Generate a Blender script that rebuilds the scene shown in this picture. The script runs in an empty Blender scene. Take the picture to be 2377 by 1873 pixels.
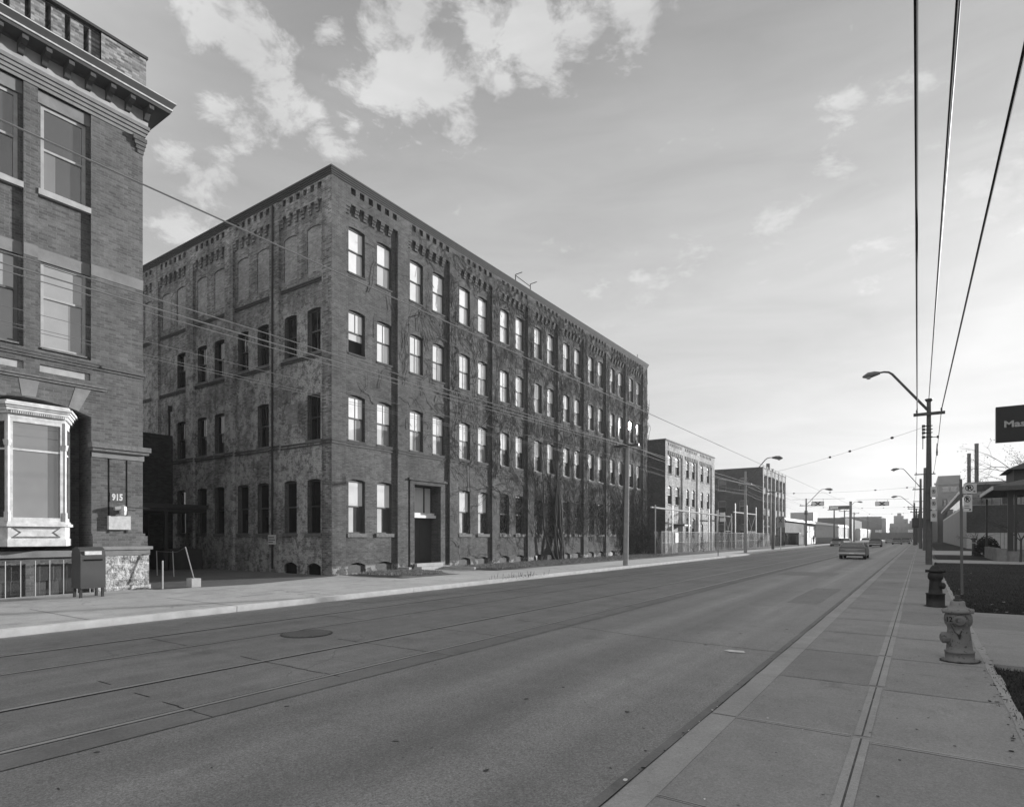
import bpy, math, random
from mathutils import Vector, Matrix
R = random.Random(7)
S = bpy.context.scene
COL = S.collection
rad = math.radians

# ------------------------------------------------------------------ camera
cd = bpy.data.cameras.new('camera'); cam = bpy.data.objects.new('camera', cd); COL.objects.link(cam)
CAMZ = 1.8
cam.location = (0, 0, CAMZ)
cam.rotation_euler = (rad(90), 0, math.atan2(0.5652, 0.8250))
cd.sensor_width = 36; cd.lens = 1383 / 2377 * 36
cd.shift_y = (1244 - 936.5) / 2377
cd.clip_start = 0.1; cd.clip_end = 6000
S.camera = cam

# ------------------------------------------------------------------ light
SUN = Vector((.403, .936, .185)).normalized()
sl = bpy.data.lights.new('sun', 'SUN'); so = bpy.data.objects.new('sun', sl); COL.objects.link(so)
sl.energy = 5.0; sl.angle = rad(0.6); sl.color = (1, 1, 1)
so.rotation_euler = SUN.to_track_quat('Z', 'Y').to_euler(); so.location = (30, 70, 60)
S.view_settings.view_transform = 'Standard'; S.view_settings.look = 'None'
EXPO = 0.8; S.view_settings.exposure = EXPO; S.view_settings.gamma = 1; S.view_settings.use_curve_mapping = False

W = bpy.data.worlds.new('World'); S.world = W; W.use_nodes = True
nt = W.node_tree; N = nt.nodes; L = nt.links
for n in list(N): N.remove(n)
def nd(t, **k):
    n = N.new(t)
    for a, b in k.items(): setattr(n, a, b)
    return n
def wmath(op, a, b=None, c=None, clamp=False):
    n = N.new('ShaderNodeMath'); n.operation = op; n.use_clamp = clamp
    for i, v in enumerate((a, b, c)):
        if v is None: continue
        if isinstance(v, (int, float)): n.inputs[i].default_value = v
        else: L.new(v, n.inputs[i])
    return n.outputs[0]
out = nd('ShaderNodeOutputWorld'); bg = nd('ShaderNodeBackground'); L.new(bg.outputs[0], out.inputs[0])
sky = nd('ShaderNodeTexSky'); sky.sky_type = 'NISHITA'; sky.sun_disc = False
sky.sun_elevation = math.asin(SUN.z); sky.sun_rotation = math.atan2(SUN.x, SUN.y)
sky.dust_density = 2.0; sky.air_density = 1.0
SKYS = 0.10
sep = nd('ShaderNodeSeparateColor'); L.new(sky.outputs[0], sep.inputs[0])
grey = wmath('ADD', wmath('MULTIPLY', sep.outputs[0], .45), wmath('ADD', wmath('MULTIPLY', sep.outputs[1], .40), wmath('MULTIPLY', sep.outputs[2], .15)))
tc = nd('ShaderNodeTexCoord')
nrm = nd('ShaderNodeVectorMath', operation='NORMALIZE'); L.new(tc.outputs['Generated'], nrm.inputs[0])
sx = nd('ShaderNodeSeparateXYZ'); L.new(nrm.outputs[0], sx.inputs[0])
# thin high haze veils the clear sky, brightest low down and towards the sun; brighter broken cloud, unseen behind the camera, is added as fill light
dsun = nd('ShaderNodeVectorMath', operation='DOT_PRODUCT'); L.new(nrm.outputs[0], dsun.inputs[0]); dsun.inputs[1].default_value = SUN
z2 = wmath('MULTIPLY', wmath('MAXIMUM', sx.outputs[2], 0.0), sx.outputs[2])
veil = wmath('MULTIPLY', wmath('MAXIMUM', wmath('SUBTRACT', .735, wmath('MULTIPLY', z2, .78)), .2), wmath('ADD', 1.0, wmath('MULTIPLY', wmath('SUBTRACT', dsun.outputs['Value'], .6), .20)))
KV = 1 / (SKYS * 2 ** EXPO)
# clouds: cloud banks at given compass bearings and heights, broken up by noise
zc = wmath('MAXIMUM', sx.outputs[2], 0.03)
comb = nd('ShaderNodeCombineXYZ')
L.new(wmath('DIVIDE', sx.outputs[0], wmath('ADD', zc, .25)), comb.inputs[0]); L.new(wmath('DIVIDE', sx.outputs[1], wmath('ADD', zc, .25)), comb.inputs[1]); L.new(sx.outputs[2], comb.inputs[2])
n1 = nd('ShaderNodeTexNoise'); n1.inputs['Scale'].default_value = 10.0; n1.inputs['Detail'].default_value = 10; n1.inputs['Roughness'].default_value = .67; n1.inputs['Distortion'].default_value = .25
L.new(comb.outputs[0], n1.inputs['Vector'])
n2 = nd('ShaderNodeTexNoise'); n2.inputs['Scale'].default_value = 5.0; n2.inputs['Detail'].default_value = 4
L.new(comb.outputs[0], n2.inputs['Vector'])
# (bearing in degrees east of the street axis, elevation degrees, radius degrees, strength)
BANKS = [(-61.5, 37.5, 2.12, 1.05), (-58.8, 36.7, 2.38, 1.05), (-55.7, 35.1, 2.54, 1.05), (-63.2, 37.8, 1.37, 0.9), (-52.8, 34.3, 1.32, 0.8), (-51.2, 39.6, 1.81, 0.85), (-47.8, 39.1, 1.88, 0.8), (-43.8, 40.2, 3.43, 1.1), (-42.2, 37.6, 3.65, 1.15), (-45.4, 36.3, 3.02, 1.15), (-39.7, 36.9, 2.71, 1.05), (-44.6, 35.0, 2.07, 0.95), (-37.7, 39.8, 2.56, 0.95), (-32.3, 40.8, 2.19, 1), (-27.7, 40.6, 2.5, 1.05), (-22.5, 40.7, 2.74, 1), (-19.0, 40.5, 1.5, 0.9), (-31.5, 38.6, 1.81, 0.95), (-29.8, 36.8, 1.53, 0.9), (-36.0, 36.6, 1.44, 0.85), (-25.3, 38.9, 1.45, 0.85), (-28.2, 35.8, 1.21, 0.8), (-56.0, 33.3, 2.12, 1), (-60.9, 32.6, 1.56, 0.9), (-58.2, 31.7, 1.64, 0.9), (-49.3, 33.7, 1.65, 0.85), (-51.8, 32.2, 1.66, 0.9), (-63.8, 28.4, 1.76, 0.9), (-60.5, 29.1, 1.59, 0.85), (-62.8, 27.1, 1.98, 0.85), (-64.1, 24.3, 2.18, 0.8), (-5.3, 31.5, 1.99, 0.7), (-2.2, 31.2, 1.47, 0.6), (0.1, 31.8, 1.4, 0.72), (-6.2, 29.1, 1.61, 0.75), (1.2, 28.2, 2.02, 0.6), (3.4, 26.3, 3.13, 0.66), (5.4, 24.1, 2.52, 0.66), (0.4, 25.5, 2.73, 0.55), (3.9, 22.3, 3.24, 0.55), (-18.2, 24.3, 2.34, 0.66), (-20.1, 22.9, 2.41, 0.5), (-10.6, 25.6, 3.21, 0.5), (-22.5, 22.5, 2.46, 0.5), (-4.0, 21.9, 4.09, 0.42), (-26.5, 21.6, 2.53, 0.5)]
mask = None
for az, el, r, st in BANKS:
    v = (math.sin(rad(az)) * math.cos(rad(el)), math.cos(rad(az)) * math.cos(rad(el)), math.sin(rad(el)))
    dn = nd('ShaderNodeVectorMath', operation='DISTANCE'); L.new(nrm.outputs[0], dn.inputs[0]); dn.inputs[1].default_value = v
    m = wmath('MULTIPLY', wmath('SUBTRACT', 1.0, wmath('DIVIDE', dn.outputs['Value'], rad(r) * 1.75), clamp=True), st)
    mask = m if mask is None else wmath('MAXIMUM', mask, m)
cl = wmath('ADD', mask, wmath('MULTIPLY', wmath('SUBTRACT', n1.outputs[0], .5), 3.0))
cl = wmath('MULTIPLY', wmath('SUBTRACT', cl, .46), 2.6, clamp=True)
cl = wmath('MULTIPLY', cl, wmath('ADD', wmath('MULTIPLY', n2.outputs[0], .8), .42), clamp=True)
zen = wmath('SUBTRACT', 1.0, wmath('MULTIPLY', sx.outputs[2], .38))
base = wmath('ADD', wmath('MULTIPLY', veil, KV * .82), wmath('MULTIPLY', wmath('MINIMUM', grey, 12.0), .16))
CLOUDV = .76 * KV
fin = wmath('ADD', wmath('MULTIPLY', base, wmath('SUBTRACT', 1.0, wmath('MULTIPLY', cl, .92))), wmath('MULTIPLY', wmath('MULTIPLY', cl, .92), wmath('MAXIMUM', wmath('MULTIPLY', base, 1.20), CLOUDV)))
cc = nd('ShaderNodeCombineColor')
dB = nd('ShaderNodeVectorMath', operation='DOT_PRODUCT'); L.new(nrm.outputs[0], dB.inputs[0]); dB.inputs[1].default_value = Vector((-.30, -.72, .62)).normalized()
mr = nd('ShaderNodeMapRange'); mr.interpolation_type = 'SMOOTHSTEP'; mr.inputs[1].default_value = .22; mr.inputs[2].default_value = .75; L.new(dB.outputs['Value'], mr.inputs[0])
n3 = nd('ShaderNodeTexNoise'); n3.inputs['Scale'].default_value = 2.6; n3.inputs['Detail'].default_value = 9; n3.inputs['Roughness'].default_value = .6; n3.inputs['Distortion'].default_value = .6
v3 = nd('ShaderNodeVectorMath', operation='MULTIPLY'); L.new(nrm.outputs[0], v3.inputs[0]); v3.inputs[1].default_value = (1.3, 1.3, 6.0); L.new(v3.outputs[0], n3.inputs['Vector'])
fin = wmath('MULTIPLY', fin, wmath('ADD', .985, wmath('MULTIPLY', wmath('SUBTRACT', n3.outputs[0], .5), .42)))
fill_cloud = wmath('MULTIPLY', wmath('ADD', .55, n2.outputs[0]), 1.08 * KV)
fin = wmath('ADD', wmath('MULTIPLY', fin, wmath('SUBTRACT', 1.0, mr.outputs[0])), wmath('MULTIPLY', fill_cloud, mr.outputs[0]))
for i in range(3): L.new(fin, cc.inputs[i])
L.new(cc.outputs[0], bg.inputs[0]); bg.inputs[1].default_value = SKYS

# ------------------------------------------------------------------ materials
MATS = {}
def newmat(name):
    m = bpy.data.materials.new(name); m.use_nodes = True; m.node_tree.nodes.clear(); MATS[name] = m
    return m
class NT:
    def __init__(s, m): s.t = m.node_tree; s.N = s.t.nodes; s.L = s.t.links
    def n(s, t, **k):
        x = s.N.new(t)
        for a, b in k.items(): setattr(x, a, b)
        return x
    def set(s, sock, v):
        if isinstance(v, (int, float)):
            sock.default_value = (v, v, v, 1) if sock.type == 'RGBA' else v
        else: s.L.new(v, sock)
    def m(s, op, a, b=None, c=None, clamp=False):
        x = s.n('ShaderNodeMath', operation=op, use_clamp=clamp)
        for i, v in enumerate((a, b, c)):
            if v is not None: s.set(x.inputs[i], v)
        return x.outputs[0]
    def noise(s, scale, detail=4, rough=.55, vec=None, dist=0):
        x = s.n('ShaderNodeTexNoise'); x.inputs['Scale'].default_value = scale; x.inputs['Detail'].default_value = detail
        x.inputs['Roughness'].default_value = rough; x.inputs['Distortion'].default_value = dist
        s.L.new(vec or s.pos(), x.inputs['Vector']); return x.outputs[0]
    def pos(s):
        if not hasattr(s, '_g'): s._g = s.n('ShaderNodeNewGeometry')
        return s._g.outputs['Position']
    def step(s, v, lo, hi):
        x = s.n('ShaderNodeMapRange'); x.inputs[1].default_value = lo; x.inputs[2].default_value = hi; x.interpolation_type = 'SMOOTHSTEP'
        s.L.new(v, x.inputs[0]); return x.outputs[0]
    def mix(s, f, a, b):
        return s.m('ADD', s.m('MULTIPLY', a, s.m('SUBTRACT', 1.0, f)), s.m('MULTIPLY', b, f))
    def stretched(s, sc):
        x = s.n('ShaderNodeVectorMath', operation='MULTIPLY'); s.L.new(s.pos(), x.inputs[0]); x.inputs[1].default_value = sc; return x.outputs[0]
    def out(s, val, rough=.9, spec=.3, bump=None, bd=.01, metal=0):
        b = s.n('ShaderNodeBsdfPrincipled'); o = s.n('ShaderNodeOutputMaterial')
        s.set(b.inputs['Base Color'], val); s.set(b.inputs['Roughness'], rough); b.inputs['Specular IOR Level'].default_value = spec; b.inputs['Metallic'].default_value = metal
        if bump is not None:
            bu = s.n('ShaderNodeBump'); bu.inputs['Distance'].default_value = bd; bu.inputs['Strength'].default_value = 1
            s.L.new(bump, bu.inputs['Height']); s.L.new(bu.outputs[0], b.inputs['Normal'])
        s.L.new(b.outputs[0], o.inputs[0])

def plain(name, v, rough=.7, spec=.3, var=.25, sc=3., metal=0, bump=0):
    m = newmat(name); t = NT(m)
    n = t.noise(sc, 6, .6)
    f = t.m('MULTIPLY', t.m('ADD', t.m('MULTIPLY', t.m('SUBTRACT', n, .5), var * 2.4), 1.0), v)
    t.out(f, rough, spec, n if bump else None, bump, metal)
    return m
def brick(name, v, dv=.35, mort=1.5, stain=.5, pale=0, palev=.3, paint=0, bw=.215, bh=.075, streak=0):
    m = newmat(name); t = NT(m)
    g = t.pos(); gn = t._g.outputs['Normal']
    sp = t.n('ShaderNodeSeparateXYZ'); t.L.new(g, sp.inputs[0]); sn = t.n('ShaderNodeSeparateXYZ'); t.L.new(gn, sn.inputs[0])
    useX = t.m('GREATER_THAN', t.m('ABSOLUTE', sn.outputs[1]), .6)
    u = t.mix(useX, sp.outputs[1], sp.outputs[0])
    cb = t.n('ShaderNodeCombineXYZ'); t.L.new(u, cb.inputs[0]); t.L.new(sp.outputs[2], cb.inputs[1])
    br = t.n('ShaderNodeTexBrick'); t.L.new(cb.outputs[0], br.inputs['Vector'])
    br.inputs['Scale'].default_value = 1; br.inputs['Brick Width'].default_value = bw; br.inputs['Row Height'].default_value = bh
    br.inputs['Mortar Size'].default_value = .0085; br.inputs['Mortar Smooth'].default_value = .2
    t.set(br.inputs['Color1'], v * (1 - dv)); t.set(br.inputs['Color2'], v * (1 + dv)); t.set(br.inputs['Mortar'], v * mort)
    c = br.outputs['Color']
    bwn = t.n('ShaderNodeRGBToBW'); t.L.new(c, bwn.inputs[0]); c = bwn.outputs[0]
    big = t.noise(.55, 6, .6); med = t.noise(2.7, 5, .6)
    c = t.m('MULTIPLY', c, t.m('ADD', 1.0, t.m('MULTIPLY', t.m('SUBTRACT', big, .5), stain * 2.6)))
    c = t.m('MULTIPLY', c, t.m('ADD', 1.0, t.m('MULTIPLY', t.m('SUBTRACT', med, .5), stain * 1.4)))
    fine = t.noise(9, 4, .75)
    c = t.m('MULTIPLY', c, t.m('ADD', 1.0, t.m('MULTIPLY', t.m('SUBTRACT', fine, .5), .9)))
    if streak:
        sn_ = t.noise(1.0, 5, .6, t.stretched((2.6, 2.6, .22)))
        c = t.m('MULTIPLY', c, t.m('ADD', 1.0, t.m('MULTIPLY', t.m('SUBTRACT', sn_, .5), streak * 2.4)))
    if pale:
        pn = t.step(t.noise(.62, 8, .68, t.stretched((1, 1, .8))), .60 - pale * .2, .78 - pale * .2)
        zf = t.m('SUBTRACT', 1.0, t.step(sp.outputs[2], 11.0, 13.2))
        xf = t.m('SUBTRACT', 1.0, t.step(sp.outputs[0], -21.25, -21.12))
        blot = t.m('ADD', t.m('MULTIPLY', t.step(t.noise(2.6, 9, .78), .44, .54), .85), .12)
        pf = t.m('MULTIPLY', t.m('MULTIPLY', t.m('MULTIPLY', pn, zf), xf), t.m('MULTIPLY', blot, t.step(t.noise(22, 3, .8), .36, .52)))
        c = t.mix(pf, c, palev)
    if paint:   # remains of pale paint over the stone foot of the wall
        zf = t.m('SUBTRACT', 1.0, t.step(sp.outputs[2], .40, .55))
        pf = t.m('MULTIPLY', zf, t.step(t.noise(3.2, 6, .7), .48, .55))
        c = t.mix(pf, c, paint)
    t.out(c, .92, .2, br.outputs['Fac'], -.006)
    return m

M_front = brick('main_brick', .079, .26, 1.35, .42, paint=.27, streak=.35)
M_side = brick('side_brick', .165, .5, 1.3, .7, pale=1.1, palev=.50, streak=.8)
M_blind = brick('infill_brick', .26, .22, 1.15, .5)
M_coping = plain('dark_coping', .05, .8, .2)
M_stone = plain('brown_stone', .14, .9, .2, .5, 7, bump=.02)
M_left = brick('left_brick', .100, .27, 1.3, .35, streak=.2)
M_leftpale = brick('parapet_brick', .20, .6, 1.0, .5)
M_lime = plain('lime_stone', .19, .85, .2, .35, 3, bump=.004)
M_frieze = plain('painted_frieze', .34, .7, .3, .35, 4)
M_white = plain('old_white_paint', .50, .6, .4, .5, 6)
M_darkmetal = plain('dark_metal', .03, .5, .4)
M_void = plain('dark_interior', .012, 1, 0)
M_deepframe = plain('dark_window_frame', .045, .6, .3)
M_frame_s = plain('side_window_frame', .10, .6, .3)
def castiron(name, v):
    m = newmat(name); t = NT(m); n = t.noise(16, 7, .7); n2 = t.noise(5, 5, .6)
    c = t.mix(t.step(n, .56, .62), v, v * .35); c = t.mix(t.step(n2, .60, .70), c, v * 1.5)
    t.out(c, .62, .35, t.noise(40, 4, .7), .006); return m
def rubble(name):
    m = newmat(name); t = NT(m)
    g = t.pos(); sp = t.n('ShaderNodeSeparateXYZ'); t.L.new(g, sp.inputs[0])
    u = t.m('ADD', sp.outputs[0], sp.outputs[1]); cb = t.n('ShaderNodeCombineXYZ'); t.L.new(u, cb.inputs[0]); t.L.new(sp.outputs[2], cb.inputs[1])
    br = t.n('ShaderNodeTexBrick'); t.L.new(cb.outputs[0], br.inputs['Vector']); br.inputs['Scale'].default_value = 1
    br.inputs['Brick Width'].default_value = .36; br.inputs['Row Height'].default_value = .235; br.inputs['Mortar Size'].default_value = .012
    t.set(br.inputs['Color1'], .26); t.set(br.inputs['Color2'], .42); t.set(br.inputs['Mortar'], .5)
    bwn = t.n('ShaderNodeRGBToBW'); t.L.new(br.outputs['Color'], bwn.inputs[0])
    n = t.noise(7, 6, .65)
    c = t.m('MULTIPLY', bwn.outputs[0], t.m('ADD', .25, t.m('MULTIPLY', t.step(n, .3, .62), .95)))
    t.out(c, .95, .2, n, .08); return m
M_rubble = rubble('rubble_stone')

def glass(name, v, gl=.55, rough=.02, wob=.0):
    m = newmat(name); t = NT(m)
    d = t.n('ShaderNodeBsdfDiffuse'); t.set(d.inputs[0], t.m('MULTIPLY', v, t.m('ADD', .8, t.m('MULTIPLY', t.noise(1.7, 3), .4))))
    g = t.n('ShaderNodeBsdfGlossy'); g.inputs['Roughness'].default_value = rough; t.set(g.inputs[0], .92)
    bu = t.n('ShaderNodeBump'); bu.inputs['Distance'].default_value = .004 * wob; t.L.new(t.noise(2.2, 2), bu.inputs['Height']); t.L.new(bu.outputs[0], g.inputs['Normal'])
    fr = t.n('ShaderNodeFresnel'); fr.inputs[0].default_value = 1.5
    f = t.m('ADD', gl, fr.outputs[0], clamp=True)
    mx = t.n('ShaderNodeMixShader'); t.L.new(f, mx.inputs[0]); t.L.new(d.outputs[0], mx.inputs[1]); t.L.new(g.outputs[0], mx.inputs[2])
    o = t.n('ShaderNodeOutputMaterial'); t.L.new(mx.outputs[0], o.inputs[0]); return m
G_up = glass('upper_pane_glass', .66, .22, .008)
G_up2 = glass('upper_pane_drawn_blind', .72, .15)
G_lo = glass('lower_pane_glass', .52, .25)
G_mid = glass('mid_pane_glass', .26, .15)
G_dim = glass('dim_pane_glass', .06, .10)
G_side = glass('side_pane_glass', .012, .06, .06)
G_left = glass('left_house_glass', .05, .16)
G_left2 = glass('left_house_glass_with_blind', .28, .14)
G_left3 = glass('left_house_glass_pale', .16, .14)
G_blk = glass('dark_pane_glass', .01, .02)

def ground_mat(name, v, sp=.5, big=.25, rough=.85, spec=.3, sc=60, crack=0, tyre=0, bump=.003, slab=0, spots=0, agg=0):
    m = newmat(name); t = NT(m)
    f = t.noise(sc, 4, .8); b = t.noise(.35, 6, .62); md = t.noise(2.4, 7, .7); g2 = t.noise(150, 2, .7)
    def k(c, n, amp): return t.m('MULTIPLY', c, t.m('ADD', 1.0, t.m('MULTIPLY', t.m('SUBTRACT', n, .5), amp)))
    c = k(t.m('MULTIPLY', v, 1.0), f, sp * 2.4); c = k(c, g2, sp * 2.0); c = k(c, b, big * 2.6); c = k(c, md, big * 2.6)
    sp3 = t.n('ShaderNodeSeparateXYZ'); t.L.new(t.pos(), sp3.inputs[0])
    if agg:      # exposed stones
        vo = t.n('ShaderNodeTexVoronoi'); vo.inputs['Scale'].default_value = 95; t.L.new(t.pos(), vo.inputs['Vector'])
        bw = t.n('ShaderNodeRGBToBW'); t.L.new(vo.outputs['Color'], bw.inputs[0]); c = k(c, bw.outputs[0], agg)
    if tyre:     # lanes polished by wheels, dull between
        ln = t.noise(1.0, 5, .65, t.stretched((2.4, .045, 1))); c = k(c, ln, tyre * 2.6)
        for xc, wd, am in ((-2.9, .45, .22), (-4.5, .45, .22), (-3.7, .5, -.20), (-12.9, .5, -.15)):
            d = t.m('ABSOLUTE', t.m('SUBTRACT', t.m('ADD', sp3.outputs[0], t.m('MULTIPLY', t.m('SUBTRACT', b, .5), .9)), xc)); g = t.m('SUBTRACT', 1.0, t.m('DIVIDE', d, wd), clamp=True)
            c = t.m('MULTIPLY', c, t.m('ADD', 1.0, t.m('MULTIPLY', g, am)))
    if slab:     # each slab its own tone
        fx = t.m('GREATER_THAN', sp3.outputs[0], -.4); fy = t.m('FLOOR', t.m('DIVIDE', t.m('SUBTRACT', t.m('ADD', sp3.outputs[1], t.m('MULTIPLY', fx, .10)), 3.7 - 2.02 * 6), 2.02))
        cb = t.n('ShaderNodeCombineXYZ'); t.L.new(fx, cb.inputs[0]); t.L.new(fy, cb.inputs[1])
        wn = t.n('ShaderNodeTexWhiteNoise'); t.L.new(cb.outputs[0], wn.inputs['Vector']); c = k(c, wn.outputs['Value'], slab)
    if spots:    # gum, oil drips and chips
        for sc_, th, amt in ((3.1, .045, spots), (9.0, .07, spots * .8), (1.1, .03, -spots * .5)):
            vo = t.n('ShaderNodeTexVoronoi'); vo.inputs['Scale'].default_value = sc_; t.L.new(t.pos(), vo.inputs['Vector'])
            bw = t.n('ShaderNodeRGBToBW'); t.L.new(vo.outputs['Color'], bw.inputs[0])
            q = t.m('MULTIPLY', t.m('SUBTRACT', 1.0, t.step(vo.outputs['Distance'], th * .5, th * 1.3)), t.m('GREATER_THAN', bw.outputs[0], .55))
            c = t.m('MULTIPLY', c, t.m('SUBTRACT', 1.0, t.m('MULTIPLY', q, amt)))
        st = t.step(t.noise(.9, 7, .72), .56, .70); c = t.m('MULTIPLY', c, t.m('SUBTRACT', 1.0, t.m('MULTIPLY', st, spots * .45)))
    if crack:
        vo = t.n('ShaderNodeTexVoronoi'); vo.feature = 'DISTANCE_TO_EDGE'; vo.inputs['Scale'].default_value = .38
        wv = t.n('ShaderNodeVectorMath', operation='ADD'); nz = t.n('ShaderNodeTexNoise'); nz.inputs['Scale'].default_value = 1.3; nz.inputs['Detail'].default_value = 5; t.L.new(t.pos(), nz.inputs['Vector'])
        t.L.new(t.pos(), wv.inputs[0]); t.L.new(nz.outputs['Color'], wv.inputs[1]); t.L.new(wv.outputs[0], vo.inputs['Vector'])
        kk = t.m('MULTIPLY', t.m('SUBTRACT', 1.0, t.step(vo.outputs['Distance'], .002, .008)), t.step(t.noise(.3, 2), .48, .60))
        c = t.mix(t.m('MULTIPLY', kk, crack), c, v * .35)
    t.out(c, rough, spec, f, bump); return m
M_asph = ground_mat('asphalt', .170, .7, .2, .6, .5, 38, tyre=.28, bump=.008, spots=.5, agg=.9)
M_slab = ground_mat('track_bed_concrete', .172, .5, .28, .75, .4, 40, crack=.5, tyre=.3, spots=.6, agg=.5)
M_gutter = ground_mat('gutter_concrete', .15, .5, .3, .8, .3, 40, tyre=.1, spots=.5)
M_walk = ground_mat('sidewalk_concrete', .205, .42, .2, .85, .3, 50, slab=.22, spots=.6, agg=.3)
M_walkedge = ground_mat('trowelled_concrete_edge', .265, .4, .25, .85, .3, 50, spots=.5)
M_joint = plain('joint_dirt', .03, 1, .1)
M_walkL = ground_mat('far_sidewalk_concrete', .34, .4, .28, .85, .3, 30, crack=.7, spots=.5)
M_lane = ground_mat('lane_asphalt', .10, .35, .3, .9, .2, 20)
M_lawn = ground_mat('lawn_soil', .032, .7, .6, 1, .1, 25, bump=.03)
M_dry = ground_mat('dry_turf', .12, .7, .3, 1, .1, 25, bump=.04)
M_land = ground_mat('far_ground', .12, .3, .3, 1, .1, 2)
M_rail = plain('worn_steel_rail', .36, .45, .6, .1, 2, metal=.35)
M_wood = plain('weathered_pole_wood', .085, .9, .2, .3, 6)
M_woodpale = plain('pale_pole_wood', .25, .9, .2, .3, 6)
M_grey = plain('grey_paint', .20, .6, .3)
M_pale = plain('pale_paint', .60, .6, .3)
M_concrete = plain('plain_concrete', .34, .9, .2, .3, 5)
M_galv = plain('galvanised_steel', .42, .45, .5, .2, 5, metal=.5)
M_bark = plain('bark', .06, 1, .1, .4, 12)
M_twig = plain('dry_twig', .055, 1, .1, .5, 3)
M_twigp = plain('pale_twig', .13, 1, .1, .5, 3)
M_rubber = plain('rubber', .02, .9, .2)

# ------------------------------------------------------------------ mesh builder
class MB:
    def __init__(s): s.v = []; s.f = []; s.mi = []; s.k = 0; s.smooth = False
    def quad(s, a, b, c, d): i = len(s.v); s.v += [a, b, c, d]; s.f.append((i, i + 1, i + 2, i + 3)); s.mi.append(s.k)
    def poly(s, p): i = len(s.v); s.v += list(p); s.f.append(tuple(range(i, i + len(p)))); s.mi.append(s.k)
    def hexa(s, p):
        i = len(s.v); s.v += list(p)
        for q in ((0, 3, 2, 1), (4, 5, 6, 7), (0, 1, 5, 4), (1, 2, 6, 5), (2, 3, 7, 6), (3, 0, 4, 7)): s.f.append(tuple(i + j for j in q)); s.mi.append(s.k)
    def box(s, x0, x1, y0, y1, z0, z1):
        s.hexa([(x0, y0, z0), (x1, y0, z0), (x1, y1, z0), (x0, y1, z0), (x0, y0, z1), (x1, y0, z1), (x1, y1, z1), (x0, y1, z1)]); return s
    def tube(s, path, r, seg=6, r2=None, cap=True):
        P = [Vector(p) for p in path]; n = len(P); rings = []
        up = Vector((0, 0, 1))
        for i, p in enumerate(P):
            t = (P[min(i + 1, n - 1)] - P[max(i - 1, 0)])
            if t.length < 1e-9: t = Vector((0, 0, 1))
            t.normalize()
            ref = up if abs(t.z) < .95 else Vector((1, 0, 0))
            a = t.cross(ref).normalized(); b = a.cross(t)
            rr = r[i] if isinstance(r, (list, tuple)) else (r if r2 is None else r + (r2 - r) * i / (n - 1))
            i0 = len(s.v)
            for k in range(seg):
                w = 2 * math.pi * k / seg; s.v.append(tuple(p + a * (math.cos(w) * rr) + b * (math.sin(w) * rr)))
            rings.append(i0)
        for i in range(n - 1):
            for k in range(seg):
                k2 = (k + 1) % seg; s.f.append((rings[i] + k, rings[i] + k2, rings[i + 1] + k2, rings[i + 1] + k)); s.mi.append(s.k)
        if cap and seg > 3:
            s.f.append(tuple(rings[0] + k for k in range(seg))); s.f.append(tuple(rings[-1] + k for k in reversed(range(seg)))); s.mi += [s.k, s.k]
        return s
    def lathe(s, prof, seg=20, c=(0, 0, 0)):
        i0 = len(s.v)
        for r, z in prof:
            for k in range(seg): w = 2 * math.pi * k / seg; s.v.append((c[0] + r * math.cos(w), c[1] + r * math.sin(w), c[2] + z))
        for i in range(len(prof) - 1):
            for k in range(seg):
                k2 = (k + 1) % seg; a = i0 + i * seg; s.f.append((a + k, a + k2, a + seg + k2, a + seg + k)); s.mi.append(s.k)
        s.f.append(tuple(i0 + (len(prof) - 1) * seg + k for k in range(seg))); s.mi.append(s.k)
        s.f.append(tuple(i0 + k for k in reversed(range(seg)))); s.mi.append(s.k)
        return s
    def build(s, name, mats, parent=None, label=None, cat=None, group=None, kind=None, smooth=False):
        me = bpy.data.meshes.new(name); me.from_pydata([tuple(v) for v in s.v], [], s.f)
        if not isinstance(mats, (list, tuple)): mats = [mats]
        for m in mats: me.materials.append(m)
        me.polygons.foreach_set('material_index', s.mi)
        if smooth: me.polygons.foreach_set('use_smooth', [True] * len(me.polygons))
        me.update()
        o = bpy.data.objects.new(name, me); COL.objects.link(o)
        if parent: o.parent = parent
        tag(o, label, cat, group, kind); return o
def tag(o, label=None, cat=None, group=None, kind=None):
    if label: o['label'] = label
    if cat: o['category'] = cat
    if group: o['group'] = group
    if kind: o['kind'] = kind
    return o
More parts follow.
